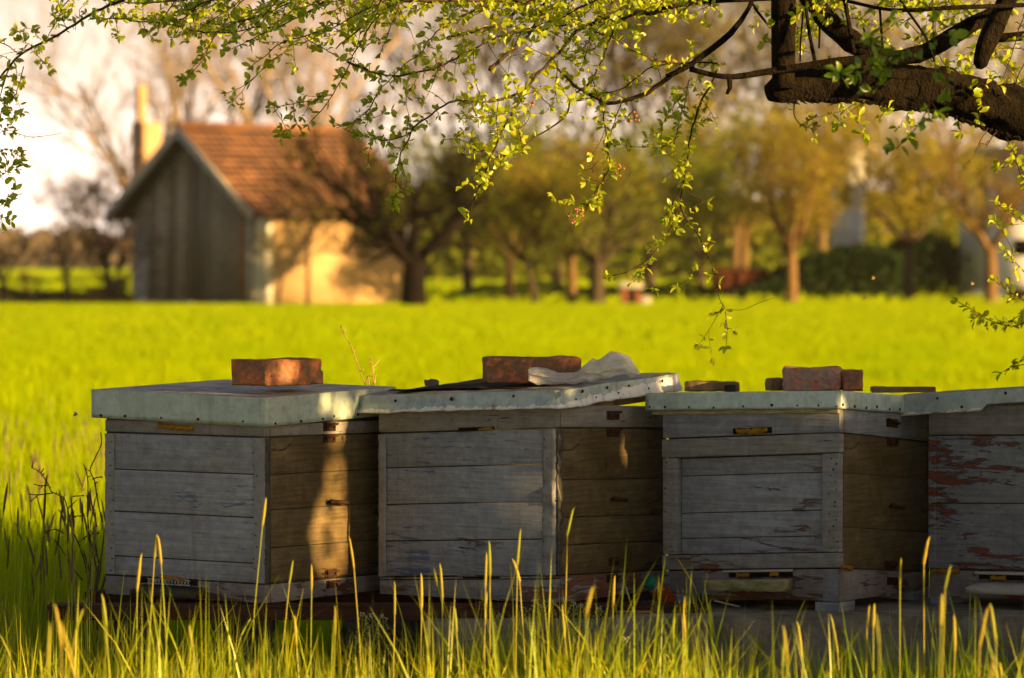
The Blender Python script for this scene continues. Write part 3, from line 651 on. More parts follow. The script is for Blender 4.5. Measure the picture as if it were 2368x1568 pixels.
rock('stone_block', (P(880, 1450, 9.7).x, 9.9, 0), .2, .12, zbm-.03, 'stone', 'dark stone in the shadow below the gap between the two left hives', 'stone', 6, .2)
def plank(c, L, w_, h, rz, ry, mat, label):
    b = MB(); b.box(-L/2, L/2, -w_/2, w_/2, 0, h); o = b.build('plank', M[mat], None, bevel=.001)
    o.location = c; o.rotation_euler = (0, ry, rz); return tag(o, label, 'plank')
plank((P(1465, 1420, 9.47).x, 9.47, sl_top+.0015), .085, .03, .005, .05, 0, 'freshwood', 'thin orange wood splinter on the slab beside the bottle')
plank((P(1720, 1420, 9.8).x, 9.85, sl_top+.0015), .20, .05, .012, .1, 0, 'freshwood', 'short orange plank lying in the gap under the third hive')
plank((P(1680, 1408, 9.62).x, 9.62, sl_top+.008), .07, .006, .005, .3, .25, 'greyboard', 'pale thin stick leaning in the gap under the third hive')
plank((P(2060, 1410, 9.85).x, 9.95, sl_top+.006), .17, .012, .01, .5, -.25, 'freshwood', 'sunlit slanting slat in the gap between the two right hives')
# ---------------------------------------------------------------- bottle with wire
def bottle():
    p0 = P(1486, 1377, 9.62); p1 = P(1537, 1425, 9.66); ax = (p0-p1).normalized()
    base = p1-ax*.02; base.z = sl_top+.012
    rt = empty('bottle', base, 'amber glass bottle with a green cap leaning beside the third hive', 'bottle')
    mg, nt, out = newmat('amber_glass'); prin(nt, out, (.55, .13, .015), .12, 0, spec=.5, **{'Transmission Weight': .6, 'IOR': 1.45})
    mc, nt, out = newmat('green_cap'); prin(nt, out, mix(nt, noi(nt, coord(nt), 60, 4), (.0, .13, .09), (.02, .22, .15)), .45)
    M['cap'] = mc
    L = (p0-base).length
    prof = [(0, .021), (.06*L, .0225), (.35*L, .0225), (.55*L, .0215), (.68*L, .017), (.78*L, .0145), (.86*L, .014)]
    b = MB(); b.tube([base+ax*t for t, _ in prof], [q for _, q in prof], 20); o = b.build('glass_body', mg, rt, True, origin=base); 
    b = MB(); b.tube([base+ax*(L*t) for t in (.80, .81, .99, 1.03, 1.05)], [.0165, .0172, .0168, .0155, .010], 24, disp=.0); o = b.build('cap', mc, rt, False, origin=base)
    b = MB()
    for q in (.74, .765): 
        n1 = ax.orthogonal().normalized(); n2 = ax.cross(n1); c = base+ax*L*q
        b.tube([c+(n1*math.cos(t*math.pi/8)+n2*math.sin(t*math.pi/8))*.0168 for t in range(17)], .0011, 6)
    c = base+ax*L*.75
    pts = [P(1512, 1391, 9.60), P(1503, 1398, 9.58), P(1492, 1403, 9.57), P(1482, 1409, 9.56), P(1478, 1414, 9.56), P(1468, 1415, 9.55), P(1460, 1412, 9.55), P(1452, 1411, 9.55), P(1449, 1416, 9.55), P(1446, 1421, 9.55)]
    b.tube(smoothpath(pts, .004), .0010, 6); pts = [P(1470, 1414, 9.55), P(1466, 1409, 9.55), P(1458, 1409, 9.55), P(1460, 1417, 9.55), P(1470, 1418, 9.55)]
    b.tube(smoothpath(pts, .004), .0009, 6); b.build('wire', M['silver'], rt, True, origin=base)
bottle()
# ---------------------------------------------------------------- things on the lids
def lidpoint(px, py, D): return P(px, py, D)
def brick(px, py, D, L, W, Hh, rz, mat, label, seed=0, cat='brick', amp=.05, nm='brick', group='bricks weighing down the lids'):
    c = P(px, py, D); return rock(nm, c, L, W, Hh, mat, label, cat, seed, amp, group=group, rz=rz)
brick(641, 891, 9.71, .122, .235, .067, -G(34), 'brick1', 'clean red brick standing alone on the smooth zinc lid of the leftmost hive', 1)
brick(1229, 885.5, 9.73, .245, .115, .066, G(4), 'brick2', 'red brick stained with mortar behind the plastic bag on the second hive', 2, amp=.06)
brick(1877, 903, 9.72, .150, .115, .058, G(-6), 'brick3', 'pinkish broken brick with rounded corner on the third hive', 3, amp=.10)
brick(1969, 903.5, 9.70, .052, .10, .052, G(-4), 'brick1', 'narrow red broken end of a brick touching the pinkish brick on the third hive', 4, amp=.10)
brick(1793, 903, 9.80, .040, .05, .030, G(10), 'tan', 'small dark olive chunk left of the pinkish brick', 5, amp=.2, nm='stone', cat='stone', group=None)
brick(1645, 905, 9.90, .135, .10, .026, G(3), 'tan', 'flat tan broken brick in the gap behind the lids of the second and third hives', 6, amp=.16)
rock('wood_block', P(1688, 906, 9.84), .026, .03, .018, 'felt', 'small black block in front of the flat tan brick', 'block', 3, .04)
brick(2088, 907, 9.93, .165, .10, .013, G(-3), 'tan', 'thin sunlit tan brick lying behind the lid of the rightmost hive', 7, amp=.2)
rock('lead_lump', P(998, 892, 9.78), .034, .03, .014, 'lead', 'small dark crumpled lump of metal on the left part of the second lid', 'scrap', 4, .5)
# plastic bag
def bag():
    m, nt, out = newmat('bag_film'); d = nd(nt, 'BsdfDiffuse'); d.inputs[0].default_value = (.93, .94, .97, 1); t = nd(nt, 'BsdfTranslucent'); t.inputs[0].default_value = (.92, .92, .92, 1)
    tr = nd(nt, 'BsdfTransparent'); g = nd(nt, 'BsdfGlossy'); g.inputs['Roughness'].default_value = .3
    bn = bump(nt, noi(nt, coord(nt), 60, 5, .65, 1.5), .8, .006)
    for q in (d, t, g): nt.links.new(bn, q.inputs['Normal'])
    a = nd(nt, 'MixShader'); a.inputs[0].default_value = .5; nt.links.new(d.outputs[0], a.inputs[1]); nt.links.new(t.outputs[0], a.inputs[2])
    c = nd(nt, 'MixShader'); c.inputs[0].default_value = .10; nt.links.new(a.outputs[0], c.inputs[1]); nt.links.new(g.outputs[0], c.inputs[2])
    e = nd(nt, 'MixShader'); inp(nt, e.inputs[0], ramp(nt, noi(nt, coord(nt), 40, 3), (.3, .35), (.7, .08))); nt.links.new(c.outputs[0], e.inputs[1]); nt.links.new(tr.outputs[0], e.inputs[2]); nt.links.new(e.outputs[0], out.inputs[0])
    D = 9.62
    path = [(1222, 868, 3), (1228, 865, 14), (1243, 867, 17), (1262, 870, 14), (1285, 873, 11), (1310, 874, 9), (1335, 872, 10), (1352, 862, 14), (1370, 855, 19), (1395, 853, 18), (1415, 846, 21), (1432, 842, 20), (1450, 847, 17), (1465, 858, 11), (1476, 862, 4)]
    pts = smoothpath([P(x, y, D+.0003*(x-1222)) for x, y, _ in path], .0035)
    rs = np.interp([p.x for p in pts], [P(x, y, D).x for x, y, _ in path], [q*mpp(D) for _, _, q in path])
    b = MB(); n = 72; vs = []
    for i, p in enumerate(pts):
        for k in range(n):
            an = 2*math.pi*k/n; q = Vector((math.cos(an)*.45, math.cos(an), math.sin(an))); sx_ = i*.0035
            f1 = 1-2*abs(mn.noise(Vector((math.cos(an)*2.6, math.sin(an)*2.6, sx_*14)))); f2 = 1-2*abs(mn.noise(Vector((math.cos(an)*5.5+4, math.sin(an)*5.5, sx_*38)))); f3 = mn.noise(Vector((math.cos(an)*2, math.sin(an)*2, sx_*30+5)))
            f = .72+.36*f1+.16*f2+.5*f3
            vs.append(p+q*rs[i]*max(.25, f)*1.12)
    b.add(vs, [(i*n+k, i*n+(k+1) % n, (i+1)*n+(k+1) % n, (i+1)*n+k) for i in range(len(pts)-1) for k in range(n)])
    tag(b.build('plastic_bag', m, None, True, origin=P(1340, 886, D)), 'crumpled translucent white plastic bag lying in front of the brick on the second hive', 'bag')
bag()

# ---------------------------------------------------------------- the apple tree hanging into the picture
def R3(x, y): return (1560+x*.3407, y*.3407)
def R4(x, y): return (x*.3661, y*.3661)
def R5(x, y): return (809+x*.3686, y*.3686)
def R2(x, y): return (982+x*.5847, 347+y*.5847)
def R1(x, y): return (x*.4637, 115.6+y*.4637)
def DD(px, py): return (px, py)
def dep(px, py): return 9.75+.30*math.sin(px/230+1)+.18*math.sin(py/120+px/400)+.1*math.sin(px/90)
TREE = Vector((2.75, 10.5, 0))
tree = empty('apple_tree', TREE, 'old apple tree reaching in from the right, leafy twigs hanging across the top', 'tree')
# ---- thick limbs
lb = MB()
def limb(pts, D, disp=.12, n=22, step=.02, f=R3, pre=None, post=None):
    P3 = []; R = []
    for (x, y, r) in pts:
        px, py = f(x, y); P3.append(P(px, py, D(px) if callable(D) else D)); R.append(r*(.3407 if f is R3 else 1)*mpp(9.8))
    if post: P3 += [Vector(q[:3]) for q in post]; R += [q[3] for q in post]
    sp = smoothpath(P3, step)
    # radius by arclength
    la = [0]
    for a, b_ in zip(P3[:-1], P3[1:]): la.append(la[-1]+(b_-a).length)
    ls = [0]
    for a, b_ in zip(sp[:-1], sp[1:]): ls.append(ls[-1]+(b_-a).length)
    rr = np.interp(np.array(ls)*la[-1]/ls[-1], la, R)
    lb.tube(sp, rr, n, disp=disp, dscale=13)
    return sp, rr
limb([(632, 628, 55), (700, 612, 88), (860, 585, 108), (1100, 560, 122), (1450, 580, 140), (1800, 625, 150), (2100, 715, 165), (2368, 790, 172), (2700, 950, 180)], lambda px: 9.75+(px-1780)*.0004, .30, 30, post=[(1.85, 10.15, 1.22, .085), (2.35, 10.35, 1.02, .11), (2.62, 10.45, .92, .13)])
limb([(740, -500, 88), (738, -150, 86), (738, 150, 84), (735, 380, 80), (738, 600, 78)], 9.72, .05, 18)
limb([(860, -60, 50), (960, 60, 70), (1100, 200, 78), (1250, 320, 70), (1420, 430, 90)], 9.95, .35, 18)
limb([(2330, -250, 70), (2260, -20, 62), (2170, 180, 68), (2100, 330, 62), (2070, 440, 48), (2062, 468, 20)], 9.60, .18, 18)
limb([(2230, 60, 45), (2050, 150, 55), (1850, 270, 58), (1650, 370, 60), (1350, 405, 38), (1050, 425, 28), (800, 462, 24), (600, 492, 22), (400, 522, 19), (250, 508, 18), (100, 468, 18)], 9.68, .12, 14)
limb([(2700, 210, 34), (2368, 245, 32), (2180, 262, 30)], 9.7, .12, 12)
limb([(372, 535, 20), (372, 600, 16), (352, 640, 12)], 9.68, .2, 9)
for q in ([(880, -60, 11), (905, 180, 12), (952, 425, 13)], [(990, -60, 8), (978, 330, 7)], [(1140, -60, 15), (1180, 150, 15), (1212, 360, 16)], [(870, 80, 6), (852, 300, 6), (850, 420, 6)],
          [(1280, 190, 6), (1325, 385, 6)], [(2500, 30, 14), (2200, 42, 15), (1900, 52, 16), (1500, 70, 12), (1200, 15, 12), (1000, -40, 12)], [(-120, 62, 12), (0, 44, 12), (220, 15, 12), (620, -4, 12), (900, -30, 14)],
          [(-60, 520, 16), (60, 470, 16), (200, 370, 22), (380, 225, 22), (500, 60, 15), (560, -80, 14)], [(480, -60, 8), (560, 80, 9), (650, 190, 9)], [(1480, -60, 9), (1700, 250, 8), (1760, 420, 7)], [(1390, 60, 8), (1410, 330, 9)]):
    limb(q, lambda px: dep(px, 60), .08, 8, .03)
# trunk and unseen upper limbs that carry the branches above the picture
lb.tube(smoothpath([(2.75, 10.5, -.05), (2.72, 10.48, .5), (2.64, 10.45, .95), (2.70, 10.5, 1.6), (2.5, 10.45, 2.3), (2.6, 10.5, 3.2)], .05), list(np.linspace(.22, .10, len(smoothpath([(2.75, 10.5, -.05), (2.72, 10.48, .5), (2.64, 10.45, .95), (2.70, 10.5, 1.6), (2.5, 10.45, 2.3), (2.6, 10.5, 3.2)], .05)))), 20, disp=.15)
for q in ([(2.65, 10.45, 1.7), (1.9, 10.1, 2.15), (1.0, 9.9, 2.3), (0.0, 9.75, 2.25), (-1.0, 9.7, 2.1), (-1.6, 9.8, 1.9)], [(2.6, 10.5, 2.4), (1.6, 10.8, 3.0), (.5, 10.9, 3.3), (-.6, 10.8, 3.2)], [(2.6, 10.4, 2.2), (2.2, 9.4, 2.7), (1.5, 8.7, 3.0)], [(2.65, 10.5, 2.0), (3.6, 10.8, 2.7), (4.4, 10.9, 2.9)]):
    sp = smoothpath(q, .05); lb.tube(sp, list(np.linspace(.065, .018, len(sp))), 10, disp=.1)
# ragged bark flakes under the limb
for k in range(170):
    t = random.random(); x = 700+t*1650; yb = np.interp(x, [700, 1100, 1450, 1800, 2100, 2368], [697, 680, 716, 770, 876, 958])
    q = P(*R3(x, yb-14), 9.72); L = random.uniform(.004, .013); a = random.uniform(-1.2, 1.2)
    lb.tube([q, q+Vector((math.sin(a)*L*.6, 0, -L*.6)), q+Vector((math.sin(a+.5)*L*1.2, 0, -L))], [.006, .003, .0008], 5)
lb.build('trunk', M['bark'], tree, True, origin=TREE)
# ---- traced thin branches: (transform, points, radius px at start, end, leafiness, material)
TR = [
 (R5, [(2150,420),(2100,415),(1980,500),(1850,590),(1700,640),(1620,650),(1550,615),(1430,550),(1300,430)], 8, 4, .8),
 (R5, [(1350,-40),(1230,10),(1190,110),(1100,240),(990,340),(878,437)], 4, 6, .25),
 (R5, [(2352,0),(2100,20),(1940,70),(1800,85),(1650,115),(1560,115)], 8, 8, .8),
 (R5, [(1560,130),(1430,190),(1370,270),(1240,400),(1130,530),(1050,660),(960,820),(880,1000),(830,1130),(760,1300),(750,1380)], 6, 1.5, 1.5),
 (R5, [(180,-20),(350,5),(700,5),(1000,0),(1200,5)], 5, 5, .8),
 (R5, [(1130,530),(1000,610),(850,640),(700,630),(600,650),(500,730),(400,800),(370,860),(310,980),(295,1080),(290,1200),(270,1285)], 4.5, 1.4, 1.1),
 (R5, [(375,830),(250,880),(150,875),(60,860)], 2, 1, 1.6),
 (R5, [(1180,-20),(1060,60),(950,150),(750,200),(608,240)], 4, 3.6, .8),
 (R5, [(-20,390),(100,440),(250,475),(400,460),(550,420),(700,350),(850,270),(1000,210),(1200,190),(1400,140)], 2.6, 3.2, .7),
 (R5, [(330,-30),(270,130),(230,230),(190,330)], 2.2, 1.2, .5, 1),
 (R5, [(220,-30),(100,140),(0,235)], 3, 2, .4, 1),
 (R5, [(1000,-30),(800,60),(620,150),(500,250),(450,330),(330,420),(200,550),(130,660),(0,785)], 2.8, 1.1, 1.0),
 (R5, [(1560,610),(1590,680),(1600,800),(1620,950),(1625,1050),(1560,1170),(1510,1260),(1450,1350)], 2.6, 1.1, 1.1),
 (R5, [(1700,640),(1640,830),(1625,900)], 1.6, 1.2, .7),
 (R5, [(1600,1090),(1570,1170),(1565,1290)], 1.2, 1, .9),
 (R5, [(1560,1010),(1520,1060),(1470,1070)], 1.2, .8, .4), (R5, [(1560,1140),(1500,1130),(1480,1140)], 1.2, .8, 1.6),
 (R5, [(2300,440),(2270,520),(2200,650),(2140,830),(2120,1000),(2085,1160),(2070,1280)], 3.2, 2.6, .9),
 (R2, [(1008,205),(1025,260),(1050,290),(1100,370),(1130,430),(1145,520),(1165,590),(1185,630),(1195,690),(1190,775)], 2.6, .9, .8),
 (R2, [(1185,630),(1260,630),(1320,605),(1382,585)], 1.0, .8, 0), (R2, [(1180,610),(1160,635),(1140,648)], 1.0, .8, 1.0),
 (R2, [(1012,215),(1000,240),(975,300),(930,370),(880,430),(800,480),(722,497)], 2, 1, .9), (R2, [(888,430),(865,480),(825,522)], 1.2, .8, 1.2),
 (R2, [(1015,150),(1070,185),(1118,212)], 1.6, 1, .9), (R2, [(1012,140),(980,220),(950,270)], 1.6, 1, 1.0),
 (R5, [(920,985),(1050,950),(1150,870),(1340,740),(1400,600),(1520,500),(1600,330),(1640,220),(1660,120)], 2.6, 3, .8),
 (R5, [(850,965),(740,890),(650,875),(585,880)], 1.6, 1, 1.0), (R5, [(850,960),(760,950),(685,975)], 1.2, .8, .3),
 (R5, [(1140,540),(1200,610),(1260,670)], 2.2, 1.6, .8),
 (R5, [(1610,-30),(1560,90),(1530,150),(1480,330),(1445,445)], 1.6, 1.1, .8),
 (R5, [(2140,410),(1900,370),(1750,300),(1650,240),(1500,180),(1400,145)], 2.4, 1.5, .9, 1),
 (R5, [(2352,400),(2150,390),(1900,420),(1720,550),(1620,580),(1480,600)], 3, 1.4, 1.0),
 (R5, [(1520,500),(1560,620),(1570,660)], 1.6, 1.6, .8), (R5, [(1250,350),(1160,320),(1100,270)], 1.5, 1, .9),
 (R5, [(930,620),(920,720),(925,860)], 1.2, 1, 1.3), (R5, [(1300,380),(1290,520),(1300,640)], 1.6, 1, 1.2), (R5, [(830,640),(790,520),(770,300)], 1.4, 1.2, .8),
 (R5, [(2130,500),(2100,640),(2040,860),(2030,960)], 1.8, 1, 1.2), (R5, [(2080,600),(1990,720),(1930,840),(1870,870)], 1.4, .9, 1.1),
 (R5, [(2080,840),(1960,920),(1830,925),(1700,905)], 1.4, .9, 1.3), (R5, [(1780,690),(1700,760),(1660,740)], 1.3, .9, 1.0),
 (R5, [(1040,720),(1060,840),(1070,900)], 1.1, .8, 1.0), (R5, [(1030,700),(900,730),(780,745),(690,745)], 1.3, .9, 1.1),
 (R5, [(440,460),(400,520),(370,580),(350,650),(375,740),(380,800)], 1.0, .8, .9), (R5, [(600,650),(560,610),(520,580),(480,570)], 1.3, .8, .8),
 (R4, [(900,-60),(780,0),(650,50),(540,110),(430,180),(280,270),(130,345),(60,420),(0,490),(-60,560)], 5, 3.4, .55),
 (R4, [(60,420),(20,530),(0,610),(-20,700)], 2.5, 1.6, 1.0),
 (R4, [(1200,-10),(1130,5),(900,20),(700,10)], 3, 2, .8),
 (R4, [(570,115),(720,120),(880,135),(1050,150),(1200,190),(1370,210),(1520,195),(1620,170),(1750,180)], 1.8, 2.2, 1.5),
 (R4, [(1365,215),(1300,320),(1260,380),(1210,440),(1165,500)], 1.4, .9, .9, 1),
 (R4, [(1420,-60),(1340,0),(1200,90),(1120,140)], 2.2, 1.3, .8, 1), (R4, [(1290,-30),(1190,100),(1060,140),(1000,150)], 2, 1.2, .9),
 (R4, [(2100,150),(1990,210),(1850,250),(1750,290),(1650,370),(1590,415)], 2.4, 1.2, 1.0),
 (R4, [(1780,340),(1700,400),(1620,480),(1540,540),(1430,592)], 1.6, .9, 1.0),
 (R4, [(2368,120),(2240,330),(2170,480),(2100,600),(2040,690),(1950,785)], 2.3, 1.2, .6), (R4, [(2080,630),(1960,640),(1830,660),(1700,685)], 1.5, 1, 1.4),
 (R4, [(2400,580),(2368,620),(2280,740),(2170,800),(2110,790)], 1.5, 1, .9),
 (R4, [(1870,170),(1820,300),(1770,360)], 1.5, 1, 1.0), (R4, [(2440,30),(2350,110),(2230,220),(2120,310)], 2.6, 2, .3, 1),
 (R4, [(1870,200),(2080,330),(2200,390),(2368,460)], 1.6, 1.4, .5), (R4, [(470,-40),(400,40),(360,120),(300,240),(240,310)], 2, 1.4, 1.2), (R4, [(420,180),(385,90),(360,0)], 1.4, 1, 1.2),
 (R4, [(-60,240),(0,265),(50,290),(125,350)], 1.8, 1.6, .1), (R4, [(-40,330),(0,345),(70,380)], 1.3, 1.2, .1), (R4, [(900,130),(905,60),(910,10)], 1.1, .8, .7),
 (R4, [(500,110),(505,60),(540,30)], 1.1, .8, .7), (R4, [(60,820),(160,860),(270,860),(395,838)], 1.1, .8, 0), (R4, [(-30,800),(30,830),(80,840)], 1.1, .8, .4),
 (R4, [(150,420),(110,570),(60,640),(10,700),(-20,780)], 1.8, 1.2, 1.3), (R4, [(100,430),(100,500),(60,600)], 1.3, .9, 1.2), (R4, [(230,340),(280,400),(310,450)], 1.1, .8, 1.4),
 (R4, [(200,290),(150,270),(130,262)], 1.0, .8, .8), (R4, [(260,250),(215,200),(170,180),(110,200)], 1.2, .8, 1.0),
 (R1, [(-20,430),(20,400),(60,370),(80,330)], 1.1, .8, .9), (R1, [(-20,500),(30,500),(60,510)], 1.1, .8, 1.2), (R1, [(-20,800),(20,760),(50,720),(75,700)], 1.1, .8, .6), (R1, [(-20,640),(40,600),(100,540)], 1.1, .8, .9), (R1, [(-20,860),(30,830),(55,850)], 1.0, .8, .9),
 (R3, [(810,695),(808,750),(815,800),(860,850),(930,870),(960,860)], 1.8, 1.2, .9), (R3, [(2120,870),(2080,940),(2050,1010),(2010,1080),(1955,1132)], 1.4, .9, 0), (R3, [(1998,1085),(1985,1110),(1990,1120)], 1, .8, 0),
 (R3, [(2180,900),(2150,930),(2120,975),(2080,975)], 1.8, 1.2, 0), (R3, [(2120,960),(2112,1000)], 1.2, .9, 0), (R3, [(2240,930),(2280,1010),(2310,1090),(2400,1220)], 1.5, .9, .5), (R3, [(1400,700),(1420,760),(1390,800)], 1.5, .9, 1.2),
 (R3, [(1080,670),(1075,700),(1040,715)], 2, 1.2, 0), (R3, [(2368,90),(2320,250),(2270,420),(2210,560)], 1.5, 1, .2), (R3, [(2420,360),(2368,440),(2300,600)], 2, 1, .1), (R3, [(2420,350),(2300,330),(2200,330)], 1.5, 1.5, .2),
]
rt_twigs = [  # low twigs coming in from the right edge
 (R2, [(2450,700),(2368,680),(2340,690),(2280,690),(2190,650),(2108,600)], 2.2, 1.2, 1.6), (R2, [(2420,640),(2368,650),(2300,680)], 1.4, 1, .7), (R2, [(2420,640),(2368,600),(2310,560),(2258,520)], 1.6, 1, 1.5),
 (R2, [(2430,540),(2368,480),(2320,430),(2290,398)], 1.6, 1, 1.2), (R2, [(2440,310),(2368,280),(2310,245),(2260,210)], 1.4, 1, .9), (R2, [(2440,130),(2368,110),(2340,60),(2318,0)], 1.4, 1, .5), (R2, [(2450,830),(2368,848),(2310,860),(2280,880)], 1.5, 1, 1.5),
]
leaf_frames = []   # (pos, dir, normal, length, width)
bud_frames = []
def rvec():
    while True:
        v = Vector((random.uniform(-1, 1), random.uniform(-1, 1), random.uniform(-1, 1)))
        if .05 < v.length < 1: return v.normalized()
def cluster(p, t, n, size, out=None, store=None):
    store = leaf_frames if store is None else store
    out = (out or rvec()); out = (out-t*out.dot(t)*.7+Vector((0, 0, .15))).normalized()
    for k in range(n):
        d = (out*.8+rvec()*.95+t*.2).normalized(); nrm = (rvec()+Vector((0, 0, .9))).normalized(); nrm = (nrm-d*nrm.dot(d)).normalized()
        L = size*random.choice((.55, .8, 1, 1, 1.2, 1.35))*random.uniform(.85, 1.15)
        store.append((p+d*L*.08, d, nrm, L, L*random.uniform(.50, .68)))
tb = MB(); rb = MB()
segs_all = []
def branch3d(b, pts, r0, r1, n=6):
    m = len(pts); b.tube(pts, [r0+(r1-r0)*i/(m-1) for i in range(m)], n)
def side_twig(p, t, L, r, leafy, size, depth=0):
    d = (t*random.uniform(.1, .9)+rvec()*.8+Vector((0, 0, random.uniform(-.55, .25)))).normalized(); pts = [p]; q = p
    k = max(3, int(L/.02))
    for i in range(k):
        d = (d+rvec()*.22+Vector((0, 0, .02))).normalized(); q = q+d*(L/k); pts.append(q)
    branch3d(tb, pts, r, r*.5, 4)
    for i, q in enumerate(pts[1:], 1):
        if random.random() < .62*leafy: cluster(q, d, random.choice((2, 3, 4)), size)
    cluster(pts[-1], d, random.choice((3, 4, 5)), size, d)
    if depth < 1 and L > .08 and random.random() < .6: side_twig(pts[len(pts)//2], d, L*.6, r*.7, leafy, size, depth+1)
def leafsize(px): return .0178 if 850 < px < 2000 else .0188
def grow(defs, dfun, twiginess=1.0):
    for df in defs:
        f, pts, r0, r1, leafy = df[:5]; red = len(df) > 5
        pp = [f(*q) for q in pts]
        # wiggle in screen plane is real wiggle of the wood
        P3 = [P(x, y, dfun(x, y)) for x, y in pp]; sp = smoothpath(P3, .012)
        for i in range(1, len(sp)-1):
            q = sp[i]; sp[i] = q+Vector((mn.noise(q*30), mn.noise(q*30+Vector((7, 0, 0))), mn.noise(q*30+Vector((0, 7, 0)))))*.004
        m = mpp(9.7); branch3d(rb if red else tb, sp, r0*m*.80, r1*m*.78, 7 if r0 > 3 else 5)
        L = len(sp)
        # knobs / short spurs on the wood
        for i in range(2, L-1):
            t = (sp[i+1]-sp[i-1]).normalized(); px = CX+sp[i].x*F/sp[i].y
            if random.random() < .30:
                d = (rvec()-t*.2); d = (d-t*d.dot(t)).normalized(); k = random.uniform(.006, .016)
                tb.tube([sp[i], sp[i]+d*k*.6, sp[i]+d*k+t*k*.3], [.0014, .0011, .0007], 4)
                if random.random() < leafy*.9: cluster(sp[i]+d*k, t, random.choice((3, 4, 5, 5)), leafsize(px), d)
            if random.random() < .55*leafy: cluster(sp[i], t, random.choice((2, 3, 4)), leafsize(px))
            if random.random() < .085*leafy*twiginess: side_twig(sp[i], t, random.uniform(.03, .12), .0013, .9, leafsize(px))
        if leafy > .3: cluster(sp[-1], (sp[-1]-sp[-2]).normalized(), 5, leafsize(0), (sp[-1]-sp[-2]).normalized())
grow(TR, dep, .8); grow(rt_twigs, lambda x, y: 9.55+.0001*(x-2300), .2)
# infill branches coming out of the crown above the picture, sweeping down to the left
for k in range(100):
    px = random.choice((random.uniform(400, 900), random.uniform(850, 1750), random.uniform(850, 1750), random.uniform(1000, 1750), random.uniform(1700, 2420), random.uniform(1950, 2400))); py = random.uniform(-90, -10)
    Lp = random.uniform(90, 300) if px < 1700 else random.uniform(60, 240)
    a = math.radians(random.uniform(188, 240)); pts = []; x, y = px, py
    D0 = random.uniform(9.3, 10.4)
    for i in range(5):
        pts.append((x, y)); x += math.cos(a)*Lp/4; y -= math.sin(a)*Lp/4*(.75); a += math.radians(random.uniform(-14, 10))
    grow([(DD, pts, random.uniform(1.8, 3.2), 1.0, 1.05)], lambda x, y, D0=D0: D0+.15*math.sin(x/130))
# spurs in the thick crown right of the picture
for k in range(46):
    px = random.uniform(1840, 2367); py = random.uniform(0, 235); q = P(px, py, random.uniform(9.75, 10.4)); side_twig(q, rvec(), random.uniform(.06, .16), .0014, 1.1, .022)
for k in range(110):  # crown above and beside the picture
    q = Vector((random.uniform(-1.8, 3.8), random.uniform(10.3, 11.8), random.uniform(2.1, 3.4))); side_twig(q, rvec(), random.uniform(.25, .5), .003, 1.0, .032)
# buds of blossom
for (f, x, y) in ((R5, 1400, 1365), (R5, 1430, 1340), (R5, 1690, 1070), (R5, 1130, 660), (R5, 1780, 740), (R5, 545, 410), (R3, 930, 810)):
    px, py = f(x, y); c = P(px, py, dep(px, py)-.03)
    for k in range(6):
        q = c+rvec()*.014; tb.tube([c, q], [.0006, .0006], 3); bud_frames.append(q)
tb.build('branch', M['twigbark'], tree, True, origin=TREE); rb.build('red_shoot', M['redshoot'], tree, True, origin=TREE)
LT_ = np.array([(0, 0, 0), (.22, -.30, .05), (.25, 0, -.02), (.22, .30, .05), (.55, -.46, .10), (.58, 0, -.01), (.55, .46, .10), (.84, -.26, .02), (.86, 0, -.05), (.84, .26, .02), (1, 0, -.12)])
LF = [(0, 1, 2), (0, 2, 3), (1, 4, 5, 2), (2, 5, 6, 3), (4, 7, 8, 5), (5, 8, 9, 6), (7, 10, 8), (8, 10, 9)]
def leaves_mesh(b, frames, curl=1.0):
    p = np.array([f[0] for f in frames]); d = np.array([f[1] for f in frames]); n = np.array([f[2] for f in frames]); L = np.array([f[3] for f in frames])[:, None, None]; W = np.array([f[4] for f in frames])[:, None, None]
    s_ = np.cross(n, d); c = (curl*rng.uniform(-.3, 2.2, len(frames)))[:, None, None]
    V = p[:, None, :]+d[:, None, :]*LT_[None, :, 0:1]*L+s_[:, None, :]*LT_[None, :, 1:2]*W*1.05+n[:, None, :]*LT_[None, :, 2:3]*L*c
    b.np_add(V, LF)
print('leaves', len(leaf_frames))
b = MB(); leaves_mesh(b, leaf_frames); b.build('foliage', M['leaf'], tree, True, origin=TREE)
for k in range(0, len(bud_frames), 6):
    b = MB(); bl = bud_frames[k:k+6]
    for q in bl:
        d = rvec(); b.tube([q-d*.003, q-d*.0015, q+d*.002, q+d*.0045], [.0008, .003, .0034, .0008], 6)
    b.build('blossom_cluster', M['bud'], tree, True, origin=TREE)
# nearer shaded branch hanging in front of the limb
nb = MB(); leaf_frames2 = []
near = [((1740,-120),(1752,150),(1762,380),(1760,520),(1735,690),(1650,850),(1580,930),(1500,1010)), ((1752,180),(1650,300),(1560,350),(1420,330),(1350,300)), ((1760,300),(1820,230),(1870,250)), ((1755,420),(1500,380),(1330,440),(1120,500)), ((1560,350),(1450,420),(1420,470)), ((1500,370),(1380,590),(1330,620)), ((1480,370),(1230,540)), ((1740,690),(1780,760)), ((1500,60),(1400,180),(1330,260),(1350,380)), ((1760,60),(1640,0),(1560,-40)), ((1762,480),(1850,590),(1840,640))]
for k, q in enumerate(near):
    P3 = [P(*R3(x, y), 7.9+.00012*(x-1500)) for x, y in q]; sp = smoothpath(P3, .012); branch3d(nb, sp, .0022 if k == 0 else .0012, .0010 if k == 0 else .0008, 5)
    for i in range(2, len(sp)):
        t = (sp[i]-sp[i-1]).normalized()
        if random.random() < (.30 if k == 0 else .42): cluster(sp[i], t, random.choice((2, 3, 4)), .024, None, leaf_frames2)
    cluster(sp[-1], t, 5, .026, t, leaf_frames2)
nb.build('front_branch', M['twigbark'], tree, True, origin=TREE)
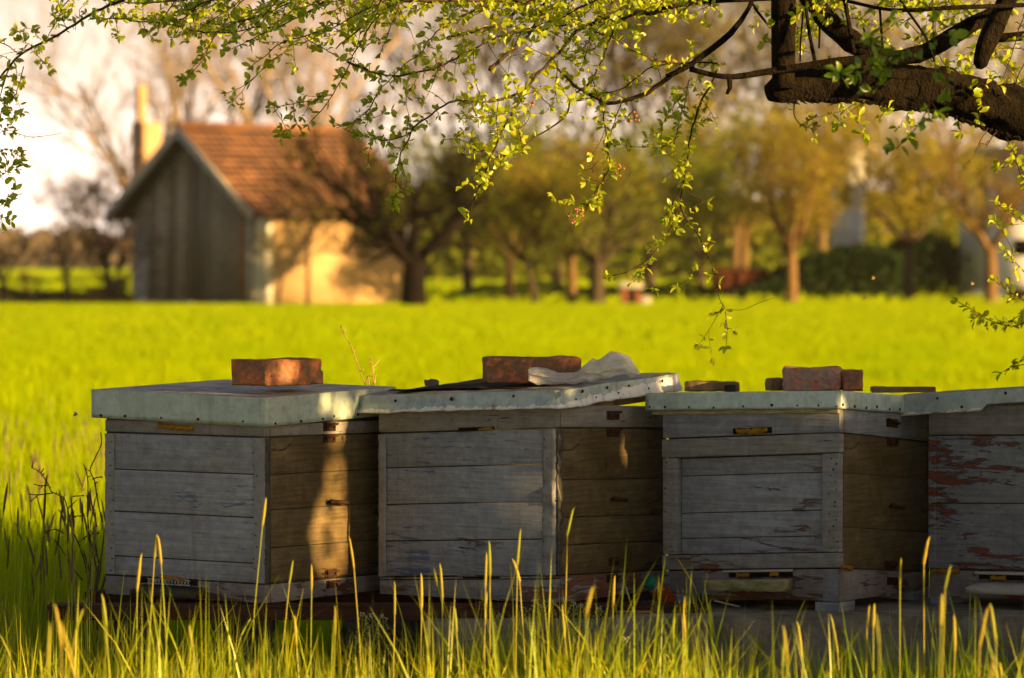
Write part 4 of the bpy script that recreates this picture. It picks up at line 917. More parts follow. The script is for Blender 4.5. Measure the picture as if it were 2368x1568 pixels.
b = MB(); leaves_mesh(b, leaf_frames2); b.build('front_foliage', M['leafnear'], tree, True, origin=TREE)

# ---------------------------------------------------------------- small plants near the hives
def twiggy(name, label, cat, lines, D, r, mat, group=None, leaf=None, base=None):
    P3 = [[P(x, y, D+.04*math.sin(x*.1+i)) for x, y in ln] for i, ln in enumerate(lines)]
    c = P3[0][0].copy(); c.z = 0; b = MB(); lf = []
    rt = empty(name, c, label, cat, group)
    for i, q in enumerate(P3):
        if i == 0: q = [Vector((q[0].x, q[0].y, 0))]+q
        sp = smoothpath(q, .01); branch3d(b, sp, r if i == 0 else r*.7, r*.5, 5)
        for j in range(2, len(sp)-1):
            if random.random() < .28:
                t = (sp[j+1]-sp[j-1]).normalized(); d = (rvec()+t*.8).normalized(); L = random.uniform(.006, .014); b.tube([sp[j], sp[j]+d*L], [r*.8, r*.35], 4)
                if leaf: lf.append((sp[j]+d*L, d, rvec(), .012, .005))
    b.build('stem', M[mat], rt, True, origin=c)
    if leaf and lf: b = MB(); leaves_mesh(b, lf); b.build('foliage', M[leaf], rt, True, origin=c)
M['gold_twig'] = simple('gold_twig', (.38, .24, .08), (.48, .30, .12), 60)
M['brown_twig'] = simple('brown_twig', (.06, .045, .02), (.12, .09, .035), 60)
Z5 = lambda x, y: (722.4+x*.1464, 722.4+y*.1464)
twiggy('sapling', 'sunlit bare golden twig leaning left behind the first two hives', 'sapling', [[Z5(900,1400), Z5(830,1140), Z5(770,980), Z5(690,760), Z5(620,560), Z5(550,430), Z5(490,320), Z5(440,220)], [Z5(500,330), Z5(516,280)], [Z5(455,250), Z5(457,180)]], 10.6, .0026, 'gold_twig', None, 'stem')
twiggy('sapling', 'short forked golden twig right of the longer leaning twig', 'sapling', [[Z5(990,1400), Z5(972,1140), Z5(955,960), Z5(945,870), Z5(930,780), Z5(918,690)], [Z5(945,870), Z5(1010,810), Z5(1062,740)], [Z5(970,1060), Z5(1005,980)], [Z5(930,800), Z5(885,770)]], 10.6, .0024, 'gold_twig', None, 'stem')
Z4 = lambda x, y: (x*.2949, 982.4+y*.2949)
twiggy('bare_shrub', 'small dark leafless shrub with crooked twigs left of the first hive', 'shrub', [[Z4(690,1260), Z4(640,1000), Z4(600,900), Z4(560,800), Z4(530,660), Z4(500,570), Z4(460,550), Z4(400,520), Z4(380,470), Z4(320,380), Z4(245,330)], [Z4(320,380), Z4(345,340)], [Z4(250,335), Z4(262,290)], [Z4(380,470), Z4(320,478), Z4(265,465)], [Z4(410,535), Z4(300,548), Z4(225,545)], [Z4(300,548), Z4(240,600)], [Z4(530,660), Z4(600,590)], [Z4(550,720), Z4(650,710)], [Z4(500,850), Z4(430,820), Z4(345,845)], [Z4(610,920), Z4(690,870), Z4(780,850)], [Z4(570,560), Z4(660,555)]], 10.15, .0026, 'brown_twig')
twiggy('bare_shrub', 'tall dark budded stems standing close against the left corner of the first hive', 'shrub', [[Z4(760,1250), Z4(740,1050), Z4(700,850), Z4(685,650), Z4(690,480), Z4(680,380), Z4(655,310)], [Z4(760,800), Z4(720,620), Z4(705,500)], [Z4(800,760), Z4(760,560), Z4(740,430), Z4(705,360), Z4(745,260), Z4(795,150), Z4(790,60)], [Z4(735,420), Z4(800,405)], [Z4(790,1150), Z4(740,900), Z4(730,760)], [Z4(650,1220), Z4(560,1110), Z4(480,970), Z4(430,900)]], 10.0, .0028, 'brown_twig')
# pennycress plants
def cress(px, py, D, label):
    top = P(px, py, D); base = Vector((top.x+random.uniform(-.02, .02), D, 0))
    rt = empty('pennycress', base, label, 'plant', 'pennycress plants in seed before the hives'); b = MB(); pod = MB(); fl = MB()
    sp = smoothpath([base, base.lerp(top, .5)+Vector((.004, 0, 0)), top], .01); branch3d(b, sp, .0016, .0010, 5)
    Ht = top.z; fr = []
    for k in range(30):
        z = Ht-.012-.085*k/30; q = top+Vector((0, 0, z-Ht)); a = k*2.4; rr = .007+.013*k/30
        e = q+Vector((math.cos(a)*rr, math.sin(a)*rr, .003)); b.tube([q, e], [.0005, .0005], 3)
        fr.append((e, Vector((math.cos(a)*.6, math.sin(a)*.6, .8)).normalized(), Vector((-math.sin(a), math.cos(a), 0)), .0075, .0072))
    for k in range(8):
        z = random.uniform(.08, max(.1, Ht-.11)); a = random.uniform(0, 6.28); d = Vector((math.cos(a), math.sin(a), .9)).normalized(); fr.append((Vector((base.x, D, z)), d, Vector((0, 0, 1)).cross(d).cross(d).normalized()*-1, .045, .010))
    leaves_mesh(pod, fr, .3)
    for k in range(12):
        q = top+Vector((random.uniform(-.007, .007), random.uniform(-.007, .007), random.uniform(-.004, .006))); d = rvec(); fl.tube([q, q+d*.003], [.0022, .0012], 5)
    b.build('stem', M['stem'], rt, origin=base); pod.build('seed_pods', M['cress'], rt, origin=base); fl.build('flower_head', M['white_floret'], rt, origin=base)
for i, (px, py, D) in enumerate([(838,1422,9.15),(860,1424,9.2),(885,1425,9.2),(1153,1424,9.2),(1190,1430,9.15),(1208,1408,9.2),(1237,1392,9.2),(1253,1400,9.25),(1272,1392,9.2),(1325,1398,9.2),(1342,1402,9.2),(1383,1408,9.25),(1412,1435,9.1),(1423,1452,8.4),(1448,1480,8.2),(1515,1425,9.2),(1528,1436,9.2),(1087,1482,8.8),(1140,1445,8.6)]):
    cress(px, py, D, 'green pennycress with small round seed pods in front of the hives')
# leafy weeds low in the grass
wf = []
for k in range(260):
    D = random.uniform(8.2, 9.3); q = Vector((random.uniform(-.16*D, .16*D), D, random.uniform(.02, .17)))
    for j in range(random.choice((3, 5, 7))):
        a = random.uniform(0, 6.28); d = Vector((math.cos(a), math.sin(a), random.uniform(.2, 1.4))).normalized(); n = Vector((0, 0, 1))-d*d.z; wf.append((q+Vector((0, 0, j*.012)), d, n.normalized(), random.uniform(.025, .06), random.uniform(.008, .016)))
b = MB(); leaves_mesh(b, wf, .6); tag(b.build('leafy_weeds', M['grass']), 'low leafy green weeds among the grass in front of the hives', 'weeds', kind='stuff')
# bees
def bee(px, py, D, label, dark=True):
    c = P(px, py, D); rt = empty('bee', c, label, 'bee'); b = MB(); d = Vector((.8, .3, .35)).normalized()
    b.tube([c-d*.0065, c-d*.005, c-d*.002, c-d*.0002, c+d*.001, c+d*.0025, c+d*.004, c+d*.0055], [.0006, .002, .0026, .0014, .0022, .0024, .0016, .0008], 8)
    b.build('body', M['darkwood'] if dark else M['gold_twig'], rt, True, origin=c)
    wb = MB(); 
    for s_ in (-1, 1):
        wb.add([c, c+Vector((.002, s_*.006, .006)), c+Vector((-.003, s_*.007, .007)), c+Vector((-.003, s_*.002, .002))], [(0, 1, 2, 3)])
    wb.build('wing', M['white_floret'], rt, origin=c)
bee(175, 959, 9.6, 'dark flying bee over the grass left of the first hive'); bee(1999, 690, 11.5, 'tiny sunlit bee flying before the dark hedge', False); bee(2019, 644, 11.8, 'tiny sunlit bee flying above another bee before the dark hedge', False); bee(2248, 657, 11.5, 'tiny sunlit bee flying near the right orchard tree', False)

# ---------------------------------------------------------------- unseen leafy bushes, added right of the camera to shade the hives
M['bushleaf'] = leafmat('bush_leaf', (.03, .06, .01), (.05, .09, .012), (.04, .08, .01), (.06, .1, .01), .15, .5, .04)
hx = HROOT[1][0].location; fdir = Vector((math.sin(G(34)), math.cos(G(34)), 0))
def patch_hit(q):
    """does the sun ray through q land on one of the sunlit spots of the hives' sides?  (holes among the leaves)"""
    for key, phi in ((1, G(34)), (2, G(33.3)), (3, G(32.5))):
        hp = HROOT[key][0].location; n = Vector((math.cos(phi), -math.sin(phi), 0)); t = (q-hp).dot(n)/SUNV.dot(n); h = q-SUNV*t
        u = (h-hp).dot(Vector((math.sin(phi), math.cos(phi), 0))); z = h.z
        for (k, cu, cz, ru, rz) in GAPS:
            if k == key and ((u-cu)/ru)**2+((z-cz)/rz)**2 < 1: return True
    return False
def wz(py): return P(775, py, 9.75).z
GAPS = [(1, .275, wz(1235), .080, .115), (1, .290, wz(1120), .046, .075), (1, .30, wz(1010), .03, .025), (1, .24, wz(930), .028, .04), (1, .31, wz(945), .03, .05), (1, .40, wz(960), .035, .05), (1, .29, wz(1060), .012, .05), (2, .34, wz(1045), .022, .035), (2, .50, wz(905), .03, .02), (1, .15, wz(850), .03, .03), (1, .05, wz(870), .04, .02), (3, .45, wz(1060), .03, .06)]  # holes carved in the added bushes to throw the sun patches
def bush(cx, cy, rx, ry, hz, nleaf, label, lsize=.055):
    c = Vector((cx, cy, 0)); rt = empty('shade_bush', c, label, 'bush', 'unseen bushes added to shade the hives'); b = MB(); fr = []
    for k in range(14):
        a = random.uniform(0, 6.28); e = Vector((cx+math.cos(a)*rx*.7, cy+math.sin(a)*ry*.7, hz*.9)); pts = smoothpath([(cx+math.cos(a)*.08, cy+math.sin(a)*.05, 0), (cx+math.cos(a)*rx*.4, cy+math.sin(a)*ry*.4, hz*.5), e], .05)
        if any(patch_hit(p) for p in pts): continue
        branch3d(b, pts, .010, .003, 6)
    while len(fr) < nleaf:
        q = Vector((cx+random.uniform(-rx, rx), cy+random.uniform(-ry, ry), random.uniform(.02, hz)))
        if (patch_hit(q) and random.random() > .035) or q.z > hz*(.96+.06*mn.noise(Vector((q.x*3, q.y*3, 0)))): continue
        d = rvec(); n = rvec(); n = (n-d*n.dot(d)).normalized(); L = lsize*random.uniform(.7, 1.2)
        if patch_hit(q+d*L*.8) and not patch_hit(q): continue
        fr.append((q, d, n, L, L*.7))
    b.build('stems', M['brown_twig'], rt, True, origin=c); b = MB(); leaves_mesh(b, fr); b.build('foliage', M['bushleaf'], rt, origin=c)
bush(2.62, 7.35, .50, .34, 2.85, 17000, 'unseen tall dense bush added right of the camera for shade, nearest the hives')
bush(4.50, 7.35, 1.42, .36, 1.90, 34000, 'unseen low dense bush added for shade between two taller ones')
bush(7.05, 7.35, .55, .35, 2.80, 15000, 'unseen tall dense bush added right of the camera for shade, farthest right')

# ---------------------------------------------------------------- shed with tiled roof
def shed():
    D0 = 96; phi = G(50); c0 = P(612, 705, D0); c0.z = 0
    rt = empty('farm_shed', c0, 'old farm shed with weathered plank gable, orange tiled roof and sunlit plaster side', 'shed', None, -phi)
    k = mpp(D0); Wg = 5.8; Ls = 4.7; he = (705-478)*k; hr = (705-300)*(k*1.018)
    mw = simple('old_plaster', (.62, .62, .58), (.78, .76, .70), 1.2, .95, .3, .02, lo=.3, hi=.7)
    ms = simple('ochre_plaster', (.52, .34, .16), (.70, .49, .27), .8, .95, .3, .02, lo=.3, hi=.7)
    I = lambda v: v
    b = MB(); zt_ = lambda x: he+(hr-he)*(1-abs(x+Wg/2)/(Wg/2))
    xs = [-Wg, -Wg/2, 0]
    b.add([(-Wg, 0, 0), (0, 0, 0), (0, 0, he), (-Wg/2, 0, hr), (-Wg, 0, he), (-Wg, .25, 0), (0, .25, 0), (0, .25, he), (-Wg/2, .25, hr), (-Wg, .25, he)], [(0, 1, 2, 3, 4), (9, 8, 7, 6, 5), (0, 5, 6, 1), (1, 6, 7, 2), (0, 4, 9, 5)])
    b.box(-Wg, -Wg+.25, .251, Ls, 0, he); b.box(-Wg, 0, Ls-.25, Ls-.001, 0, he-.01); b.build('wall', mw, rt)
    b = MB(); b.box(-.25, .003, .251, Ls-.252, 0, he); b.build('side_wall', ms, rt)
    mp = painted('old_boards', (.24, .225, .19), (.04, .03, .022), .2, 0, 21, .8)
    b = MB(); r = random.Random(3); x = -Wg+.68
    while x < -.62:
        w_ = r.uniform(.17, .30); t0 = r.uniform(.0, .03); tl = r.uniform(.10, .34); top = min(zt_(x+tl+w_), zt_(x+tl))-.02
        zz = r.uniform(0, .1); b.add([(x, -.03-t0, zz), (x+w_*.86, -.03-t0, zz), (x+w_*.86+tl*.6, -.03-t0, top), (x+tl*.6, -.03-t0, top), (x, -.002, zz), (x+w_*.86, -.002, zz), (x+w_*.86+tl*.6, -.002, top), (x+tl*.6, -.002, top)], [(0, 1, 2, 3), (0, 4, 5, 1), (1, 5, 6, 2), (3, 2, 6, 7), (0, 3, 7, 4)]); x += w_
    bm_, ntb, _ = mp, mp.node_tree, None
    for n in mp.node_tree.nodes:
        if n.type == 'VALTORGB' and abs(n.color_ramp.elements[0].color[0]-.84) < .01: n.color_ramp.elements[0].color = (.35, .33, .3, 1); n.color_ramp.elements[1].color = (3.4, 3.3, 3.1, 1)
    b.build('board_cladding', mp, rt)
    b = MB(); b.box(-.95, -.80, -.10, -.06, 0, he*.98); b.build('corner_post', M['freshwood'], rt); b = MB(); b.box(-.66, -.52, -.09, -.04, 0, he); b.build('corner_post', M['greyboard'], rt)
    # roof: two slopes with stepped tile courses
    mt, nt, out = newmat('clay_tiles'); isl = island(nt); v = coord(nt)
    c = mix(nt, isl, (.13, .068, .04), (.34, .165, .075)); c = mix(nt, ramp(nt, noi(nt, coord(nt, scale=(.6, .35, 3.2)), 2.2, 3), (.42, 0.0), (.58, .7)), c, (.10, .045, .03)); c = mix(nt, ramp(nt, noi(nt, v, 1.6, 5), (.42, 0.0), (.62, .8)), c, (.13, .07, .045)); prin(nt, out, c, .9)
    ov = .62; sl_ = math.hypot(Wg/2, hr-he); ux = (Wg/2)/sl_; uz = (hr-he)/sl_; ex = .42; b = MB(); rows = 15
    for side in (1, -1):
        for j in range(rows):
            s0 = (sl_+ex)*j/rows; s1 = (sl_+ex)*(j+1)/rows+.06
            y = -ov
            while y < Ls+.25:
                wv = .24; P4 = []
                for (ss_, up) in ((s0, .035), (s1, .085)):
                    for yy in (y+.01, y+wv-.01): P4.append((-Wg/2+side*ux*ss_+side*uz*up, yy, hr-uz*ss_+ux*up))
                Q4 = [(p[0], p[1], p[2]-.035) for p in P4]
                b.add(P4+Q4, [(0, 1, 3, 2), (4, 6, 7, 5), (2, 3, 7, 6), (0, 4, 5, 1), (0, 2, 6, 4), (1, 5, 7, 3)]); y += wv
    b.tube([(-Wg/2, -ov, hr+.1), (-Wg/2, Ls+.25, hr+.1)], .11, 10)
    rf = b.build('roof', mt, rt)
    b = MB()
    for side in (1, -1):
        t_ = sl_+ex
        for (y0, y1, d0, d1) in ((-ov-.05, -ov-.005, -.13, .09),):
            vs = [(-Wg/2+side*ux*q+side*uz*d, y, hr-uz*q+ux*d) for q in (0, t_) for d in (d0, d1) for y in (y0, y1)]
            b.add(vs, [(0,1,3,2),(4,6,7,5),(0,4,5,1),(2,3,7,6),(0,2,6,4),(1,5,7,3)])
    b.build('barge_board', M['greyboard'], rf)
    b = MB()
    for side in (1, -1):
        t_ = sl_+ex; vs = [(-Wg/2+side*ux*q+side*uz*d, y, hr-uz*q+ux*d) for q in (0, t_) for d in (-.06, .02) for y in (-ov, Ls+.2)]
        b.add(vs, [(0,1,3,2),(4,6,7,5),(0,4,5,1),(2,3,7,6),(0,2,6,4),(1,5,7,3)])
    b.build('soffit', M['darkwood'], rf)
shed()
def chimney_stack():
    Dc = 108; c = P(340, 705, Dc); c.z = 0; rz = -G(52); k = mpp(Dc); cw = 72*k/(math.cos(G(52))+math.sin(G(52)))
    rt = empty('chimney_stack', c, 'tall pale chimney with a narrow flue behind the left slope of the shed roof', 'chimney', None, rz)
    zt1 = P(339, 283, Dc).z; zt2 = P(337, 197, Dc).z; mc = simple('chimney_plaster', (.42, .28, .15), (.52, .36, .22), 2, .95)
    b = MB(); b.box(-cw/2, cw/2, -cw/2, cw/2, 0, zt1); b.build('stack', mc, rt, bevel=.02)
    b = MB(); b.box(-cw*.30, cw*.06, -cw*.44, -cw*.04, zt1+.001, zt2); b.build('flue', mc, rt, bevel=.02)
chimney_stack()

# ---------------------------------------------------------------- background trees
M['barklit'] = simple('lit_orchard_bark', (.13, .08, .03), (.22, .14, .06), 6, .9, .8, .03)  # paler bark copy, sunlight on the trunks put into the colour
M['barkdark'] = simple('dark_orchard_bark', (.045, .036, .024), (.09, .07, .045), 6, .9, .8, .03)
M['midbark'] = simple('mid_bark', (.12, .085, .035), (.19, .13, .06), 3, .9)
M['barkblack'] = simple('black_orchard_bark', (.003, .002, .0015), (.011, .008, .005), 6, .9, .8, .03)
M['farbark'] = simple('far_bark', (.34, .27, .20), (.46, .36, .26), 3, .9)
M['oleaf'] = leafmat('orchard_leaf', (.27, .26, .003), (.42, .35, .006), (.36, .34, .003), (.54, .44, .006), .4, .6, .02)
M['oleafg'] = leafmat('orchard_leaf_green', (.13, .19, .003), (.26, .29, .005), (.20, .28, .003), (.36, .40, .005), .4, .6, .02)
M['fleaf'] = leafmat('far_twig_leaf', (.20, .14, .07), (.28, .20, .10), (.22, .16, .07), (.3, .2, .1), .3, .6, .01)
M['dleaf'] = leafmat('hedge_leaf', (.010, .035, .004), (.022, .06, .006), (.01, .04, .004), (.02, .07, .006), .2, .6, .02)
M['pleaf'] = leafmat('pink_petal', (.62, .20, .20), (.72, .34, .30), (.5, .15, .15), (.6, .25, .2), .3, .6, .01)
def bgtree(name, label, px, D, ht, tr, fork, spread, nl=5, nleaf=2500, lsz=.09, bark='barkdark', leaf='oleafg', group=None, lean=0.0, seed=0, sub=3, up=.9, thin=.010, base_z=0.0, droop=0.0, kids=(4, 6)):
    r = random.Random(seed); c = Vector((GX(px, D), D, base_z)); rt = empty(name, c, label, 'tree' if 'shrub' not in name else 'shrub', group)
    b = MB(); tips = []
    def rv(): return Vector((r.gauss(0, 1), r.gauss(0, 1), r.gauss(0, 1))).normalized()
    def rec(p, d, L, rad, lev):
        k = 5 if lev == 0 else 4; pts = [p]; q = p; dd = d.copy()
        for i in range(k):
            dd = (dd+rv()*.20+Vector((0, 0, .05*up-droop*lev*.12))).normalized(); q = q+dd*(L/k); pts.append(q)
        r1 = max(thin*.5, rad*.45); m = len(pts)
        b.tube(pts, [rad+(r1-rad)*i/(m-1) for i in range(m)], 6 if lev < 2 else 3, cap=lev < 1)
        if lev >= sub-1: tips.extend((pts[i], dd) for i in range(1, m))
        if lev < sub:
            for j in range(r.randint(*kids)):
                t = r.uniform(.25, 1); i = min(m-2, int(t*(m-1))); pp = pts[i].lerp(pts[i+1], t*(m-1)-i) if t < 1 else pts[-1]
                rec(pp, (dd*.75+rv()*.85+Vector((0, 0, .22*up))).normalized(), L*r.uniform(.45, .72), max(thin, rad*.5*(1-t*.4)), lev+1)
    top = c+Vector((lean*fork, 0, fork)); tp = smoothpath([c-Vector((0, 0, .1)), c.lerp(top, .5)+Vector((r.uniform(-.04, .04), 0, 0)), top], .15); b.tube(tp, list(np.linspace(tr*1.15, tr*.85, len(tp))), 10, disp=.1, dscale=3)
    Lm = (ht-fork)*.55
    for j in range(nl):
        a = 2*math.pi*(j+r.uniform(-.3, .3))/nl; d = Vector((math.cos(a)*spread, math.sin(a)*spread, up)).normalized()
        rec(top-Vector((0, 0, r.uniform(0, .12*fork))), d, Lm*r.uniform(.8, 1.15), tr*.55, 0)
    b.build('trunk', M[bark], rt, True, origin=c)
    if px > 1400 and D < 150 and px not in (2288, 2100): nleaf = int(nleaf*1.1)
    if nleaf and tips:
        idx = [r.randrange(len(tips)) for _ in range(nleaf)]; p = np.array([tips[i][0] for i in idx])+rng.normal(0, lsz*1.6, (nleaf, 3))
        d = rng.normal(0, 1, (nleaf, 3)); d /= np.linalg.norm(d, axis=1, keepdims=True); n = rng.normal(0, 1, (nleaf, 3)); s_ = np.cross(n, d); s_ /= np.linalg.norm(s_, axis=1, keepdims=True)
        L = (lsz*rng.uniform(.6, 1.3, nleaf))[:, None]
        V = np.stack([p-d*L*.5, p+s_*L*.3, p+d*L*.5, p-s_*L*.3], 1); fb_ = MB(); fb_.np_add(V, [(0, 1, 2, 3)]); fb_.build('crown', M[leaf], rt, origin=c)
    return rt
OG = 'old fruit trees of the orchard'
bgtree('orchard_tree', 'large dark spreading fruit tree with a stout black trunk in front of the shed', 957, 93, 5.6, .30, 1.15, 1.25, 8, 4200, .06, 'barkblack', 'oleafg', OG, 0, 11, 3, .95, .016)
bgtree('orchard_tree', 'slender dark young tree before the sunlit wall of the shed', 712, 92.5, 3.3, .05, 1.5, .5, 4, 500, .06, 'barkdark', 'oleafg', OG, 0, 12, 2)
bgtree('orchard_tree', 'thin bent young tree at the corner of the shed', 640, 92, 2.5, .04, .8, .6, 3, 200, .06, 'barkdark', 'oleafg', OG, .2, 13, 2)
bgtree('orchard_tree', 'fruit tree with a straight pale trunk between the dark tree and the leaning tree', 1180, 108, 5.2, .14, 1.3, .8, 5, 3800, .11, 'barklit', 'oleafg', OG, 0, 14)
bgtree('orchard_tree', 'fruit tree with a dark trunk leaning left in the middle of the orchard', 1238, 98, 4.4, .09, 1.15, .9, 5, 3200, .095, 'barkdark', 'oleafg', OG, -.25, 15)
bgtree('orchard_tree', 'fruit tree with a bright orange lit straight trunk in the middle of the orchard', 1322, 97, 4.6, .12, 1.35, .8, 5, 3600, .095, 'barklit', 'oleaf', OG, 0, 16)
bgtree('orchard_tree', 'fruit tree with a thick forked dark trunk right of the orange lit trunk', 1378, 96, 4.6, .20, 1.1, .95, 6, 4200, .095, 'barkdark', 'oleafg', OG, .02, 17)
bgtree('orchard_tree', 'fruit tree with a dark trunk left of the rust coloured heap', 1622, 112, 5.0, .11, 1.2, .8, 5, 4200, .11, 'barkdark', 'oleafg', OG, 0, 18)
bgtree('orchard_tree', 'fruit tree with orange lit limbs fanning out like a vase before the dark hedge', 1828, 99, 5.4, .16, 1.35, .62, 7, 5000, .085, 'barklit', 'oleaf', OG, 0, 19, 3, 1.0)
bgtree('orchard_tree', 'wide fruit tree with orange lit trunk at the right, before the white buildings', 2288, 100, 5.4, .17, 1.5, .8, 5, 1700, .085, 'barklit', 'oleaf', OG, 0, 20, 3, .8)
bgtree('orchard_tree', 'dense golden fruit tree between the vase shaped tree and the rightmost tree', 2100, 108, 6.2, .16, 1.5, .6, 6, 6500, .11, 'barkdark', 'oleaf', OG, 0, 21, 3, .8)
bgtree('orchard_tree', 'golden fruit tree behind the forked dark trunk', 1500, 118, 6.6, .15, 1.9, .8, 6, 6000, .13, 'barkdark', 'oleafg', OG, 0, 22)
bgtree('orchard_tree', 'golden fruit tree behind the right arm of the vase shaped tree', 1960, 128, 7.5, .16, 1.9, .8, 6, 6000, .14, 'barklit', 'oleaf', OG, 0, 23)
bgtree('orchard_tree', 'olive crowned tree behind the large dark tree', 1080, 122, 6.0, .16, 1.9, .8, 6, 5500, .13, 'barkdark', 'oleafg', OG, 0, 24)
bgtree('orchard_tree', 'tall golden crowned tree behind the dark hedge', 1720, 132, 8.0, .16, 2.1, .7, 6, 6000, .15, 'barklit', 'oleaf', OG, 0, 25)
bgtree('orchard_tree', 'golden crowned tree cut off by the right edge of the picture', 2480, 118, 7.0, .16, 1.6, .8, 6, 5000, .12, 'barklit', 'oleaf', OG, 0, 26)
bgtree('orchard_tree', 'olive crowned tree between the leaning tree and the golden tree', 1290, 135, 7.2, .15, 2.2, .8, 6, 5500, .14, 'barkdark', 'oleafg', OG, 0, 27)
TG = 'tall nearly bare trees behind the orchard'
for (px, D, ht, lab, sd) in ((330, 165, 15.5, 'tall bare tree behind the shed chimney', 31), (470, 175, 16.5, 'tall bare tree behind the plank gable of the shed', 32), (690, 160, 17.5, 'tall bare tree with ochre trunk behind the tiled roof', 33), (840, 185, 16, 'tall bare tree behind the right end of the tiled roof', 34),
        (1080, 170, 18, 'tall bare tree behind the large dark fruit tree', 35), (1290, 180, 19, 'tall bare tree above the leaning fruit tree', 36), (1500, 165, 18, 'tall bare tree above the middle of the orchard', 37), (1700, 175, 19, 'tall bare tree above the rust coloured heap', 38), (1900, 160, 18, 'tall bare tree above the vase shaped fruit tree', 39), (2110, 175, 19, 'tall bare tree above the dark hedge', 40), (2330, 160, 18, 'tall bare tree at the right edge of the picture', 41)):
    bgtree('tall_tree', lab, px, D, ht, .24, 3.0, .55, 6, 300 if px < 1000 else (3400 if px < 1400 else 7500), .14 if px < 1000 else .18, 'farbark' if px < 1000 else 'midbark', 'fleaf' if px < 1000 else 'oleaf', TG, 0, sd, 3, 1.0, .015, 0, 0, (4, 6))
LG = 'small bushes left of the shed'
bgtree('garden_shrub', 'small forked dark tree standing in the grass left of the shed', 160, 98, 2.5, .08, .75, .75, 3, 250, .06, 'barkdark', 'fleaf', LG, -.1, 51, 2)
bgtree('garden_shrub', 'dark little tree at the left edge of the picture', 8, 98, 2.6, .09, .6, .6, 4, 300, .06, 'barkdark', 'fleaf', LG, 0, 52, 2)
bgtree('garden_shrub', 'small crooked brown stemmed bush near the left edge', 82, 98, 1.0, .05, .45, 1.2, 3, 150, .06, 'barklit', 'fleaf', LG, -.5, 53, 2)
bgtree('garden_shrub', 'brownish bush with a few pink blossoms beside the shed', 262, 99, 3.1, .07, .4, .75, 6, 1400, .075, 'barkdark', 'fleaf', LG, 0, 54, 2)
bgtree('garden_shrub', 'tall olive bush with thin stems left of the shed', 245, 106, 5.2, .08, 1.2, .6, 6, 2200, .09, 'barkdark', 'fleaf', LG, 0, 56, 3)
q0 = Vector((GX(262, 98.4), 98.4, 0)); b = MB(); V = []
for (px, py, n) in ((300, 537, 40), (268, 545, 22), (245, 562, 28), (233, 540, 14), (285, 575, 16)):
    for k in range(n): q = P(px+random.gauss(0, 6), py+random.gauss(0, 8), 98.4+random.gauss(0, .1)); d = rvec()*.05; s_ = rvec()*.04; V.append([q-d, q+s_, q+d, q-s_])
sh = [o for o in bpy.data.objects if o.get('label', '').startswith('brownish bush')][0]
b.np_add(np.array(V), [(0, 1, 2, 3)]); o = b.build('blossom', M['pleaf'], sh, origin=sh.location)
# brush heap, hedges
def hedge(name, label, cat, px0, px1, D, depth, h, nleaf, leaf, lsz=.12, prof=None, group=None, kind=None):
    x0 = GX(px0, D); x1 = GX(px1, D); c = Vector(((x0+x1)/2, D, 0)); rt = empty(name, c, label, cat, group)
    if kind: rt['kind'] = kind
    N = nleaf; x = rng.uniform(x0, x1, N); y = rng.uniform(D-depth/2, D+depth/2, N); t = (x-x0)/(x1-x0)
    hp = h*(np.clip(np.minimum(t, 1-t)*6, 0, 1)**.5)*(1+.22*np.sin(x*1.3+1)+.12*np.sin(x*3.1+y)) if prof is None else h*np.interp(t, *zip(*prof))*(1+.06*np.sin(x*3.1+y))
    z = hp*rng.uniform(0, 1, N)**.6; p = np.stack([x, y, z], 1)
    d = rng.normal(0, 1, (N, 3)); d /= np.linalg.norm(d, axis=1, keepdims=True); n = rng.normal(0, 1, (N, 3)); s_ = np.cross(n, d); s_ /= np.linalg.norm(s_, axis=1, keepdims=True); L = (lsz*rng.uniform(.6, 1.3, N))[:, None]
    b = MB(); b.np_add(np.stack([p-d*L*.5, p+s_*L*.35, p+d*L*.5, p-s_*L*.35], 1), [(0, 1, 2, 3)]); b.build('foliage', M[leaf], rt, origin=c)
    b = MB()
    for k in range(26):
        xx = random.uniform(x0+.2, x1-.2); yy = D+random.uniform(-.3, .3)*depth; hh_ = h*.6; b.tube([(xx, yy, 0), (xx+random.uniform(-.2, .2), yy, hh_*.5), (xx+random.uniform(-.4, .4), yy, hh_)], [.04, .03, .015], 5)
    b.build('stems', M['barkdark'], rt, origin=c)
hedge('dark_hedge', 'broad dark green hedge mound behind the vase shaped fruit tree', 'hedge', 1690, 2080, 114, 3, 1.55, 14000, 'dleaf', .14, [(0, .12), (.25, .45), (.5, .9), (.8, 1), (1, .85)])
hedge('dark_hedge', 'dark green hedge behind the rightmost orchard trees', 'hedge', 2030, 2420, 115, 3, 1.75, 13000, 'dleaf', .14, [(0, .85), (.3, 1.05), (.6, .75), (1, .55)])
hedge('low_hedge', 'low dark scrubby growth along the far edge of the field in the middle', 'hedge', 1010, 1700, 112, 1.2, .42, 6000, 'dleaf', .09)
hedge('low_hedge', 'low brown and grey scrub along the field edge left of the shed', 'hedge', -60, 310, 101, 1.0, .36, 4200, 'fleaf', .08)
hedge('brush_heap', 'heap of brown cut branches beside the shed wall', 'brush heap', 190, 292, 99, 1.2, .75, 1200, 'fleaf', .09, [(0, .25), (.5, .6), (.9, 1), (1, .9)])
M['farwood'] = leafmat('far_wood', (.16, .13, .09), (.24, .19, .12), (.16, .14, .08), (.22, .18, .1), .3, .6, .01)
